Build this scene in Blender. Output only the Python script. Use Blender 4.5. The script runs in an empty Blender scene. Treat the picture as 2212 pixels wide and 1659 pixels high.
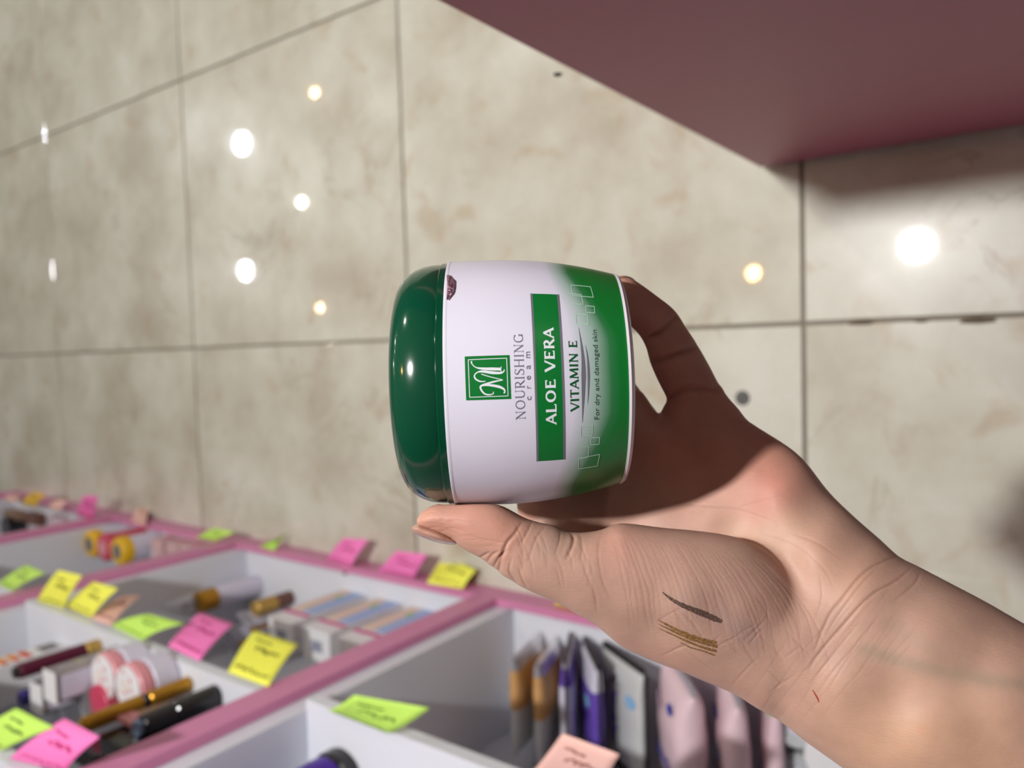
import bpy, bmesh, math, random
import numpy as np
from mathutils import Matrix, Vector

random.seed(7); rng = np.random.default_rng(7)
S = bpy.context.scene
PI = math.pi
# ---------------------------------------------------------------- camera
F = 1661.0; CX, CY = 1106.0, 829.5            # focal length and centre of the 2212 x 1659 frame
B = np.array([[-0.02962328, -0.99837935, -0.04859148],
              [-0.80721496, -0.00477594, 0.59023825],
              [-0.58951375, 0.05670857, -0.80576527]])   # rows: world axes in camera axes (right, down, forward)
CAM = np.array([0., 0., 1.0])
cd = bpy.data.cameras.new('camera'); cam = bpy.data.objects.new('camera', cd); S.collection.objects.link(cam)
M = Matrix.Identity(4)
for i in range(3):
    M[i][0] = B[i, 0]; M[i][1] = -B[i, 1]; M[i][2] = -B[i, 2]; M[i][3] = CAM[i]
cam.matrix_world = M
cd.sensor_fit = 'HORIZONTAL'; cd.sensor_width = 36; cd.lens = F / 2212 * 36
cd.clip_start = .02; cd.clip_end = 60
cd.dof.use_dof = True; cd.dof.focus_distance = .243; cd.dof.aperture_fstop = 9.5
S.camera = cam
# ---------------------------------------------------------------- world, exposure, lamps' positions
S.view_settings.view_transform = 'Standard'; S.view_settings.look = 'None'
S.view_settings.exposure = 0.0; S.view_settings.gamma = 1.0; S.view_settings.use_curve_mapping = False
W = bpy.data.worlds.new('world'); S.world = W; W.use_nodes = True
W.node_tree.nodes['Background'].inputs[0].default_value = (.92, .93, 1, 1)
W.node_tree.nodes['Background'].inputs[1].default_value = .075
CEIL = 2.0
# mirrored spot on the floor (x, y), radius, power, colour (the ceiling spots of the shop, and last an unseen one added for ambient light; several mirror in the polished floor)
LAMPS = [(.10286, .14771, .040, 27, (1, 1, 1)), (.4445, 1.4192, .066, 17, (.93, .97, 1)), (.1782, 1.4284, .058, 10, (.97, .98, 1)),
         (.297, 1.234, .030, 4, (1, .98, .8)), (.0862, .3381, .026, 1.3, (1, .56, .20)), (.499, 1.182, .029, 1.4, (1, .62, .30)),
         (.0868, 1.1918, .027, 1.2, (1, .62, .32)), (.60, .60, .06, 17, (1, .97, .94)), (.6, -.45, .06, 5, (1, .97, .94))]
LAMPS = [(x * (1 + CEIL), y * (1 + CEIL), *r) for x, y, *r in LAMPS]

# ---------------------------------------------------------------- helpers
def ray(q): return B @ np.array([q[0] - CX, q[1] - CY, F])
def onX(q, x): w = ray(q); return CAM + w * (x / w[0])
def onY(q, y): w = ray(q); return CAM + w * (y / w[1])
def onZ(q, z): w = ray(q); return CAM + w * ((z - 1.0) / w[2])
def cam2world(c): return (np.asarray(c) @ B.T) + CAM
C = S.collection
def link(o, parent=None, **kw):
    C.objects.link(o)
    if parent is not None: o.parent = parent
    for k, v in kw.items():
        if v: o[k] = v
    return o
def mesh(name, V, Fc, mat=None, parent=None, smooth=False, mats=None, mi=None, **kw):
    me = bpy.data.meshes.new(name)
    me.from_pydata([tuple(map(float, v)) for v in V], [], [tuple(int(i) for i in f) for f in Fc])
    for m in (mats or ([mat] if mat else [])): me.materials.append(m)
    if mi: me.polygons.foreach_set('material_index', mi)
    if smooth: me.polygons.foreach_set('use_smooth', [True] * len(me.polygons))
    me.update()
    return link(bpy.data.objects.new(name, me), parent, **kw)
def empty(name, loc=(0, 0, 0), rot=(0, 0, 0), **kw):
    o = bpy.data.objects.new(name, None); o.location = loc; o.rotation_euler = rot; o.empty_display_size = .02
    return link(o, None, **kw)
def bmobj(name, bm, mat, parent=None, smooth=False, **kw):
    me = bpy.data.meshes.new(name); bm.normal_update(); bm.to_mesh(me); bm.free()
    if mat: me.materials.append(mat)
    if smooth: me.polygons.foreach_set('use_smooth', [True] * len(me.polygons))
    return link(bpy.data.objects.new(name, me), parent, **kw)
def box_bm(x0, x1, y0, y1, z0, z1, bev=0, seg=2, bm=None):
    nb = bmesh.new()
    r = bmesh.ops.create_cube(nb, size=1)
    for v in r['verts']:
        v.co = Vector(((x0 + x1) / 2 + v.co.x * (x1 - x0), (y0 + y1) / 2 + v.co.y * (y1 - y0), (z0 + z1) / 2 + v.co.z * (z1 - z0)))
    if bev: bmesh.ops.bevel(nb, geom=nb.edges[:], offset=bev, segments=seg, affect='EDGES', profile=.7)
    if bm is None: return nb
    me = bpy.data.meshes.new('t'); nb.to_mesh(me); nb.free(); bm.from_mesh(me); bpy.data.meshes.remove(me); return bm
def box(name, x0, x1, y0, y1, z0, z1, mat, parent=None, bev=.001, **kw):
    return bmobj(name, box_bm(x0, x1, y0, y1, z0, z1, bev), mat, parent, **kw)
def lathe(name, prof, mat, parent=None, n=48, axis='Z', smooth=True, loc=(0, 0, 0), **kw):
    """prof: list of (radius, height)"""
    V = []; Fc = []
    for r, h in prof:
        for k in range(n):
            a = 2 * PI * k / n
            p = (r * math.cos(a), r * math.sin(a), h)
            if axis == 'X': p = (h, r * math.sin(a), r * math.cos(a))
            if axis == 'Y': p = (r * math.sin(a), h, r * math.cos(a))
            V.append((p[0] + loc[0], p[1] + loc[1], p[2] + loc[2]))
    m = len(prof)
    for i in range(m - 1):
        for k in range(n):
            k2 = (k + 1) % n
            Fc.append((i * n + k, i * n + k2, (i + 1) * n + k2, (i + 1) * n + k))
    if prof[0][0] > 1e-6: Fc.append(tuple(range(n))[::-1])
    if prof[-1][0] > 1e-6: Fc.append(tuple((m - 1) * n + k for k in range(n)))
    o = mesh(name, V, Fc, mat, parent, smooth, **kw)
    bm = bmesh.new(); bm.from_mesh(o.data); bmesh.ops.remove_doubles(bm, verts=bm.verts, dist=1e-6)
    bmesh.ops.recalc_face_normals(bm, faces=bm.faces); bm.to_mesh(o.data); bm.free()
    if smooth:
        try: o.data.set_sharp_from_angle(angle=math.radians(38))
        except Exception: pass
    return o
# ---- materials
def srgb(r, g, b):
    f = lambda c: (c / 255 / 12.92) if c / 255 <= .04045 else ((c / 255 + .055) / 1.055) ** 2.4
    return (f(r), f(g), f(b), 1)
def mat(name, col, rough=.5, metal=0, bump=0, bscale=300, var=0, vscale=8, coat=0, trans=0, sss=0, spec=.5, ior=1.45, coords='Object'):
    m = bpy.data.materials.new(name); m.use_nodes = True; nt = m.node_tree; N = nt.nodes; L = nt.links
    p = N['Principled BSDF']; p.inputs['Roughness'].default_value = rough; p.inputs['Metallic'].default_value = metal
    p.inputs['Coat Weight'].default_value = coat; p.inputs['Coat Roughness'].default_value = .08
    p.inputs['Transmission Weight'].default_value = trans; p.inputs['IOR'].default_value = ior
    p.inputs['Specular IOR Level'].default_value = spec
    if sss:
        p.inputs['Subsurface Weight'].default_value = sss; p.inputs['Subsurface Radius'].default_value = (1, .4, .25); p.inputs['Subsurface Scale'].default_value = .002
    tc = N.new('ShaderNodeTexCoord')
    nz = N.new('ShaderNodeTexNoise'); nz.inputs['Scale'].default_value = vscale; nz.inputs['Detail'].default_value = 4
    L.new(tc.outputs[coords], nz.inputs['Vector'])
    mr = N.new('ShaderNodeMapRange'); mr.inputs['From Min'].default_value = .3; mr.inputs['From Max'].default_value = .7
    v = var or .03
    mr.inputs['To Min'].default_value = 1 - v; mr.inputs['To Max'].default_value = 1 + v * .5
    L.new(nz.outputs['Fac'], mr.inputs['Value'])
    vm = N.new('ShaderNodeVectorMath'); vm.operation = 'MULTIPLY'; vm.inputs[0].default_value = col[:3]
    L.new(mr.outputs[0], vm.inputs[1]); L.new(vm.outputs[0], p.inputs['Base Color'])
    if bump:
        n2 = N.new('ShaderNodeTexNoise'); n2.inputs['Scale'].default_value = bscale; n2.inputs['Detail'].default_value = 3
        L.new(tc.outputs[coords], n2.inputs['Vector'])
        b = N.new('ShaderNodeBump'); b.inputs['Strength'].default_value = bump; b.inputs['Distance'].default_value = .001
        L.new(n2.outputs['Fac'], b.inputs['Height']); L.new(b.outputs[0], p.inputs['Normal'])
    return m
def emis(name, col, s):
    m = bpy.data.materials.new(name); m.use_nodes = True; N = m.node_tree.nodes; p = N['Principled BSDF']
    p.inputs['Emission Color'].default_value = (*col, 1); p.inputs['Emission Strength'].default_value = s; return m

M_pink = mat('pink_laminate', srgb(214, 134, 174), .38, var=.05, vscale=3)
M_white = mat('white_board', srgb(226, 228, 236), .33, var=.04, vscale=3)
M_cab = mat('cabinet_laminate', srgb(166, 92, 112), .42, var=.07, vscale=2.2, bump=.05, bscale=40)
M_cap = mat('black_plastic', srgb(22, 20, 26), .3, coat=.3)
M_gold = mat('gold_metal', srgb(190, 140, 50), .28, metal=.75, bump=.1)
M_silver = mat('silver_film', srgb(212, 212, 212), .3, metal=.08, bump=.6, bscale=90)
M_clear = mat('clear_plastic', srgb(225, 222, 228), .08, trans=.75, ior=1.2, var=.03)

# ---------------------------------------------------------------- floor of marble-look tiles
def tile_material():
    m = bpy.data.materials.new('polished_marble_tile'); m.use_nodes = True; nt = m.node_tree; N = nt.nodes; L = nt.links
    p = N['Principled BSDF']
    tc = N.new('ShaderNodeTexCoord'); oi = N.new('ShaderNodeObjectInfo')
    off = N.new('ShaderNodeVectorMath'); off.operation = 'MULTIPLY_ADD'
    cmb = N.new('ShaderNodeCombineXYZ'); L.new(oi.outputs['Random'], cmb.inputs[0]); L.new(oi.outputs['Random'], cmb.inputs[1])
    L.new(cmb.outputs[0], off.inputs[0]); off.inputs[1].default_value = (37, -53, 0); L.new(tc.outputs['Object'], off.inputs[2])
    def noise(sc, det, rough=.55, dist=0):
        n = N.new('ShaderNodeTexNoise'); n.inputs['Scale'].default_value = sc; n.inputs['Detail'].default_value = det
        n.inputs['Roughness'].default_value = rough; n.inputs['Distortion'].default_value = dist
        L.new(off.outputs[0], n.inputs['Vector']); return n
    def ramp(src, stops):
        r = N.new('ShaderNodeValToRGB'); cr = r.color_ramp
        while len(cr.elements) < len(stops): cr.elements.new(.5)
        for e, (pos, c) in zip(cr.elements, stops): e.position = pos; e.color = c
        L.new(src, r.inputs[0]); return r
    cloud = ramp(noise(5, 5, .6).outputs['Fac'], [(.32, srgb(186, 179, 160)), (.5, srgb(205, 202, 185)), (.68, srgb(219, 218, 204))])
    spot = ramp(noise(13, 4, .55, .6).outputs['Fac'], [(.58, (0, 0, 0, 1)), (.72, (1, 1, 1, 1))])
    veinn = noise(4.2, 6, .62, 1.0)
    ab = N.new('ShaderNodeMath'); ab.operation = 'SUBTRACT'; L.new(veinn.outputs['Fac'], ab.inputs[0]); ab.inputs[1].default_value = .5
    a2 = N.new('ShaderNodeMath'); a2.operation = 'ABSOLUTE'; L.new(ab.outputs[0], a2.inputs[0])
    vein = ramp(a2.outputs[0], [(0, (1, 1, 1, 1)), (.016, (0, 0, 0, 1))])
    gate = ramp(noise(3, 2).outputs['Fac'], [(.5, (0, 0, 0, 1)), (.64, (1, 1, 1, 1))])
    def mix(f, a, bcol, fac):
        x = N.new('ShaderNodeMix'); x.data_type = 'RGBA'
        mu = N.new('ShaderNodeMath'); mu.operation = 'MULTIPLY'; L.new(f, mu.inputs[0]); mu.inputs[1].default_value = fac
        L.new(mu.outputs[0], x.inputs[0]); L.new(a, x.inputs[6]); x.inputs[7].default_value = bcol; return x.outputs[2]
    c = mix(spot.outputs[0], cloud.outputs[0], srgb(176, 148, 112), .42)
    g = N.new('ShaderNodeMath'); g.operation = 'MULTIPLY'; L.new(vein.outputs[0], g.inputs[0]); L.new(gate.outputs[0], g.inputs[1])
    c = mix(g.outputs[0], c, srgb(150, 132, 106), .5)
    L.new(c, p.inputs['Base Color'])
    p.inputs['Roughness'].default_value = .30; p.inputs['Specular IOR Level'].default_value = .25
    p.inputs['Coat Weight'].default_value = .8; p.inputs['Coat Roughness'].default_value = .035; p.inputs['Coat IOR'].default_value = 1.45
    bn = noise(6, 2); b = N.new('ShaderNodeBump'); b.inputs['Strength'].default_value = .03; b.inputs['Distance'].default_value = .002
    L.new(bn.outputs['Fac'], b.inputs['Height']); L.new(b.outputs[0], p.inputs['Coat Normal'])
    return m
M_tile = tile_material()
M_grout = mat('grey_grout', srgb(136, 128, 114), .8, bump=.3, bscale=200, var=.15, vscale=6)
floor = bmobj('floor', box_bm(-2.6, 3.1, -2.6, 8.0, -.06, -.0025), M_grout, kind='structure')
GX, GY, OX, OY, G = .6068, .6817, .6249, 2.3205, .0056
tme = None
for j in range(-4, 5):
    for i in range(-8, 7):
        x1 = OX - GX * j; y1 = OY - GY * i
        if x1 > 3.05 or x1 - GX < -2.55 or y1 > 7.95 or y1 - GY < -2.55: continue
        if tme is None:
            bm = box_bm(-GX / 2 + G / 2, GX / 2 - G / 2, -GY / 2 + G / 2, GY / 2 - G / 2, -.009, 0, .0012, 2)
            tme = bpy.data.meshes.new('tile'); bm.to_mesh(tme); bm.free(); tme.materials.append(M_tile)
        o = bpy.data.objects.new('tile', tme); o.location = (x1 - GX / 2, y1 - GY / 2, 0); link(o, floor)
# ceiling and its spots
M_ceil = mat('ceiling_paint', srgb(226, 224, 220), .8)
box('ceiling', -2.6, 3.1, -2.6, 8.0, CEIL + .035, CEIL + .1, M_ceil, kind='structure', bev=0)
M_chrome = mat('chrome_ring', (.75, .75, .75, 1), .2, metal=1)
for k, (x, y, r, P, c) in enumerate(LAMPS):
    e = empty('ceiling_spot', (x, y, CEIL), label=['round white ceiling spot right above the shopper', 'large cool white ceiling spot far down the aisle', 'cool white ceiling spot over the far end of the shelves', 'small pale ceiling spot far down the aisle', 'small warm ceiling spot next to the near white one', 'small warm ceiling spot over the far right', 'tiny warm ceiling spot over the far shelves', 'warm white ceiling spot over the cabinet', 'unseen warm white ceiling spot added behind the cabinet for ambient light'][k], category='lamp', group='ceiling spots')
    lathe('ring', [(r * 1.0, .034), (r * 1.02, 0), (r * 1.05, -.006), (r * 1.25, -.006), (r * 1.27, .034)], M_chrome, e)
    ld = bpy.data.lights.new('spot_bulb', 'AREA'); ld.shape = 'DISK'; ld.size = 2 * r; ld.energy = P; ld.color = c
    lo = bpy.data.objects.new('spot_bulb', ld); lo.location = (0, 0, .006); link(lo, e)
    lathe('housing', [(r * .98, .008), (r * .98, .034), (0, .034)], M_ceil, e)

# ---------------------------------------------------------------- pink cabinet at the right of the aisle
cab = empty('display_cabinet', (.2177, .3225, 0), label='dark pink laminate cabinet standing on the tiles across the aisle', category='cabinet')
CH = .78
box('side_panel', 0, .018, -1.25, 0, .012, CH, M_cab, cab)
box('end_panel', .018, .45, -.018, 0, .012, CH, M_cab, cab)
box('end_panel', .018, .45, -1.25, -1.232, .012, CH, M_cab, cab)
box('side_panel', .45, .468, -1.25, 0, .012, CH, M_cab, cab)
box('top', -.004, .472, -1.254, .004, CH, CH + .018, M_cab, cab)
M_foot = mat('black_rubber', srgb(30, 26, 26), .6)
for x, y in ((.04, -.05), (.43, -.05), (.04, -1.2), (.43, -1.2)):
    lathe('foot', [(.02, 0), (.022, .004), (.022, .014)], M_foot, cab, 24, loc=(x, y, 0))
lathe('screw_cap', [(0, -.0012), (.0030, -.0011), (.0038, 0)], M_foot, cab, 20, axis='X', loc=(0, onX((1205, 160), .2177)[1] - .3225, onX((1205, 160), .2177)[2]), label='tiny dark screw cap')

# dark mark on the tile and chips of dirt in the joint
p = onZ((1604, 860), 0)
lathe('floor_mark', [(.010, 0), (.0095, .0006), (.004, .0008), (0, .0008)], mat('dark_grey_spot', srgb(96, 94, 92), .6, var=.4, vscale=200), None, 24, loc=(p[0], p[1], 0),
      label='small round dark grey spot on the floor tile right of the little finger', category='spot')
M_dirt = mat('joint_dirt', srgb(104, 92, 72), .8, var=.3, vscale=90)
for q, s in (((1862, 695), 1.0), ((2112, 690), 1.2), ((1990, 692), .5)):
    p = onZ(q, 0); V = [(0, 0, .0009)]; n = 14
    for k in range(n):
        a = 2 * PI * k / n; rr = .8 + .35 * random.random()
        V.append((.0038 * math.sin(a) * rr * s - .001, .016 * math.cos(a) * rr * s, 0))
    V = [(v[0] + p[0], v[1] + p[1], v[2] + .0001) for v in V]
    mesh('joint_chip', V, [(0, 1 + k, 1 + (k + 1) % n) for k in range(n)], M_dirt, floor, True)

# ---------------------------------------------------------------- shelf unit on the left (face plane x = -0.4)
XF = -.40; ZB = .036
unit = empty('shelf_unit', (XF, 0, 0), label='low wall of white cubby shelves framed in pink laminate', category='shelving')
H_U = .98
DIV = [2.62, 1.965, 1.445, .743, -.23, -.95]            # lower y of every pink post
for y in DIV:
    box('post', -.0125, 0, y, y + .042, 0, H_U, M_pink, unit, .0012)
    box('divider', -.205, -.013, y - .026 if y > -.9 else y, y + .012 if y < 2.6 else y + .03, .0, H_U, M_white, unit, .001)
for a, b in zip(DIV[1:], DIV[:-1]):
    box('plinth', -.0125, 0, a + .042, b, 0, .046, M_pink, unit, .0012)
    box('bottom_board', -.205, -.013, a + .012, b - .026, .0, ZB, M_white, unit, .0008)
    box('top_board', -.205, 0, a + .012, b - .026, H_U - .03, H_U, M_pink, unit, .0012)
    box('back_panel', -.211, -.205, a, b, 0, H_U, M_white, unit, 0)
ZS = {0: .452, 1: .452, 2: .463, 3: .444, 4: .444}
for k, (a, b) in enumerate(zip(DIV[1:], DIV[:-1])):
    box('shelf', -.205, -.001, a + .0122, b - .0262, ZS[k] - .017, ZS[k], M_white, unit, .001)
box('shelf', -.205, -.001, DIV[3] + .0122, DIV[2] - .0262, .684, .701, M_white, unit, .001)
# screw heads in the boards
M_screw = mat('dark_screw', srgb(84, 80, 84), .5, metal=.5)
for q in ((1202, 1330), (745, 1236)):
    p = onZ(q, ZB)
    lathe('screw', [(.006, -.001), (.0055, .0008), (0, .001)], M_screw, unit, 16, loc=(p[0] - XF, p[1], ZB))

# ---------------------------------------------------------------- price stickers
NOTE = {'pink': mat('pink_paper', srgb(255, 132, 200), .6, sss=.0), 'yellow': mat('yellow_paper', srgb(255, 255, 96), .6),
        'green': mat('green_paper', srgb(200, 244, 104), .6), 'peach': mat('peach_paper', srgb(255, 204, 190), .6), 'amber': mat('amber_paper', srgb(236, 190, 60), .6)}
INK = {'pink': mat('ink_on_pink', srgb(186, 44, 110), .6), 'yellow': mat('ink_on_yellow', srgb(120, 122, 34), .6), 'green': mat('ink_on_green', srgb(82, 112, 40), .6),
       'peach': mat('ink_on_peach', srgb(150, 84, 78), .6), 'amber': mat('ink_on_amber', srgb(120, 90, 30), .6)}
def ribbon2d(pts, w, fn, closed=False):
    """pts 2D polyline, widths w (scalar or list) -> verts/faces through fn"""
    P = np.array(pts, float); n = len(P); w = np.full(n, w) if np.isscalar(w) else np.interp(np.linspace(0, 1, n), np.linspace(0, 1, len(w)), w)
    T = np.gradient(P, axis=0); T /= np.linalg.norm(T, axis=1)[:, None] + 1e-12; Nn = np.stack([-T[:, 1], T[:, 0]], 1)
    V = []
    for i in range(n):
        V.append(fn(*(P[i] + Nn[i] * w[i] / 2))); V.append(fn(*(P[i] - Nn[i] * w[i] / 2)))
    return V, [(2 * i, 2 * i + 1, 2 * i + 3, 2 * i + 2) for i in range(n - 1)]
def spline(pts, n=8):
    P = [np.array(p, float) for p in pts]; P = [2 * P[0] - P[1]] + P + [2 * P[-1] - P[-2]]; out = []
    for i in range(1, len(P) - 2):
        for k in range(n):
            t = k / n
            out.append(.5 * ((2 * P[i]) + (-P[i - 1] + P[i + 1]) * t + (2 * P[i - 1] - 5 * P[i] + 4 * P[i + 1] - P[i + 2]) * t * t + (-P[i - 1] + 3 * P[i] - 3 * P[i + 1] + P[i + 2]) * t ** 3))
    out.append(P[-2]); return np.array(out)
class Acc:
    def __init__(s): s.V = []; s.F = []
    def add(s, V, Fc): n = len(s.V); s.V += list(V); s.F += [tuple(i + n for i in f) for f in Fc]
def sticker(col, a, b, c, d, label, L=.082, curl=.008, xatt=XF + .0012, group='price stickers on the shelf edges', seed=1, fold=False):
    A = onX(a, xatt); Bp = onX(b, xatt)
    xs = np.linspace(xatt, xatt + .16, 200); dist = [abs(np.linalg.norm(onX(c, x) - A) - L) for x in xs]
    xo = xs[int(np.argmin(dist))]
    Cc = onX(c, xo); D = onX(d, xo)
    nrm = np.cross(Bp - A, Cc - A); nrm /= np.linalg.norm(nrm)
    if nrm[2] < 0: nrm = -nrm
    def P(u, v, h=0):      # u along the edge, v outwards
        p = (A * (1 - u) + Bp * u) * (1 - v) + (Cc * (1 - u) + D * u) * v
        return p + nrm * (curl * 4 * v * (1 - v) * .6 + h)
    n = 8; V = []; Fc = []
    for h in (.00035, 0):
        for i in range(n + 1):
            for j in range(n + 1): V.append(P(i / n, j / n, h))
    q = (n + 1) ** 2
    for i in range(n):
        for j in range(n):
            k = i * (n + 1) + j; f = (k, k + 1, k + n + 2, k + n + 1); Fc.append(f); Fc.append(tuple(x + q for x in f[::-1]))
    rim = [i * (n + 1) for i in range(n + 1)] + [n * (n + 1) + j for j in range(1, n + 1)] + [i * (n + 1) + n for i in range(n - 1, -1, -1)] + [j for j in range(n - 1, 0, -1)]
    for k in range(len(rim)): r0, r1 = rim[k], rim[(k + 1) % len(rim)]; Fc.append((r0, r1, r1 + q, r0 + q))
    o = mesh('price_sticker', V, Fc, NOTE[col], None, True, label=label, category='sticker', group=group)
    R = random.Random(seed); acc = Acc()
    for row, (v0, hgt, u0, u1) in enumerate(((.16, .08, .10, .90), (.60, .13, .30, .85), (.80, .05, .18, .55))):
        pts = []; k = 26
        for i in range(k): pts.append((u0 + (u1 - u0) * i / (k - 1), v0 + hgt * (R.random() - .5) * (1 if i % 2 else -1) - .03 * i / k))
        acc.add(*ribbon2d(spline(pts, 3), .026, lambda u, v: P(u, v, .0008)))
    mesh('handwriting', acc.V, acc.F, INK[col], o, label='scribbled pen price')
    return o
ST = [
 ('peach', (8, 1078), (32, 1086), (30, 1067), (50, 1071), 'peach sticker at the far left end of the plinth', .05),
 ('amber', (45, 1088), (76, 1096), (72, 1062), (100, 1068), 'amber price sticker standing up from the far plinth', .09),
 ('peach', (104, 1097), (130, 1104), (122, 1080), (146, 1082), 'peach sticker between the amber and the far pink one', .06),
 ('pink', (166, 1116), (203, 1121), (181, 1070), (213, 1072), 'small far pink sticker sticking up beside the first divider', .11),
 ('peach', (284, 1125), (313, 1136), (300, 1095), (326, 1096), 'lone peach sticker on the far plinth behind the round pots', .09),
 ('green', (424, 1162), (462, 1170), (463, 1140), (510, 1150), 'flat green sticker on the plinth just left of the middle post', .07),
 ('green', (560, 1181), (592, 1191), (598, 1164), (622, 1151), 'twisted green sticker on the plinth just right of the middle post', .07),
 ('pink', (706, 1209), (757, 1226), (743, 1162), (797, 1166), 'pink plinth sticker, the left of the two above the white boxes', .08),
 ('pink', (816, 1236), (893, 1252), (856, 1190), (924, 1198), 'pink plinth sticker, the right of the two above the white boxes', .08),
 ('yellow', (922, 1260), (1000, 1272), (962, 1198), (1030, 1231), 'yellow plinth sticker just under the thumb', .085),
 ('yellow', (1196, 1306), (1262, 1322), (1235, 1262), (1300, 1280), 'yellow plinth sticker half hidden by the base of the thumb', .07),
 ('green', (-6, 1262), (25, 1277), (58, 1220), (98, 1238), 'green sticker on the upper shelf left of the middle post', .085),
 ('yellow', (80, 1299), (139, 1314), (126, 1231), (178, 1243), 'narrow yellow sticker, leftmost on the upper middle shelf', .085),
 ('yellow', (143, 1310), (197, 1335), (203, 1256), (256, 1271), 'slanted yellow sticker between the narrow yellow and the peach one', .085),
 ('peach', (197, 1337), (240, 1351), (266, 1287), (306, 1286), 'thin peach sticker on the upper middle shelf', .085),
 ('green', (240, 1352), (307, 1384), (322, 1326), (399, 1347), 'drooping green sticker on the upper middle shelf above the jars', .085),
 ('pink', (362, 1396), (431, 1428), (433, 1323), (506, 1348), 'pink sticker on the upper middle shelf beside the yellow one', .085),
 ('yellow', (492, 1452), (580, 1484), (550, 1361), (645, 1392), 'large yellow sticker with pen writing at the right end of the upper middle shelf', .09),
 ('green', (705, 1533), (838, 1584), (766, 1501), (929, 1529), 'wide green sticker on the nearest upper shelf', .085),
 ('peach', (1150, 1668), (1290, 1712), (1215, 1584), (1338, 1629), 'peach sticker below the wipes at the bottom of the picture', .085),
 ('green', (-60, 1590), (2, 1622), (35, 1529), (118, 1571), 'big green sticker in the lower left corner', .08),
 ('pink', (20, 1640), (142, 1668), (139, 1551), (217, 1592), 'big curled pink sticker in the lower left corner', .08)]
for k, s in enumerate(ST):
    sticker(*s[:6], L=s[6], seed=k + 3, curl=.010 if k in (15, 21, 18) else .005)

# ---------------------------------------------------------------- the cream jar held in the hand
JC = np.array([0., (825 - CY) / F * .2675, .2675]); TJ = math.radians(1.8)
JA = np.array([math.cos(TJ), -math.sin(TJ), 0]); JU = np.array([-math.sin(TJ), -math.cos(TJ), 0])
BODY = [(-.0205, .0414), (-.0196, .0419), (-.015, .0419), (-.006, .0420), (.004, .0417), (.012, .0409), (.020, .0397), (.028, .0381), (.033, .0368), (.0355, .0361)]
PT = np.array([b[0] for b in BODY]); PR = np.array([b[1] for b in BODY])
def rad(t): return float(np.interp(t, PT, PR))
_pc = np.polyfit(PT[1:], PR[1:], 4)
def rad(t): return float(np.polyval(_pc, min(max(t, -.0200), .0358)))
def jinv(q):
    """frame pixel on the jar's front -> (t, phi)"""
    r = np.array([(q[0] - CX) / F, (q[1] - CY) / F, 1.]); z = .2255
    for _ in range(40):
        p = r * z; t = (p - JC) @ JA; v = (p - JC) @ JU; R = rad(t); v = max(-R * .999, min(R * .999, v))
        z = .5 * z + .5 * (JC[2] - math.sqrt(R * R - v * v))
    return t, math.asin(v / R)
def jp(t, ph, e=.00003): R = rad(t) + e; return (t, R * math.sin(ph), R * math.cos(ph))
jar = bpy.data.objects.new('cream_jar', None); jar.empty_display_size = .02
JM = Matrix.Identity(4)
for i, a in enumerate((JA, JU, np.array([0, 0, -1.]))):
    w = B @ a
    for k in range(3): JM[k][i] = w[k]
wc = cam2world(JC)
for k in range(3): JM[k][3] = wc[k]
jar.matrix_world = JM
link(jar, None, label='round cream jar with glossy dark green lid held in the hand', category='jar')
JINV = JM.inverted()

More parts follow.
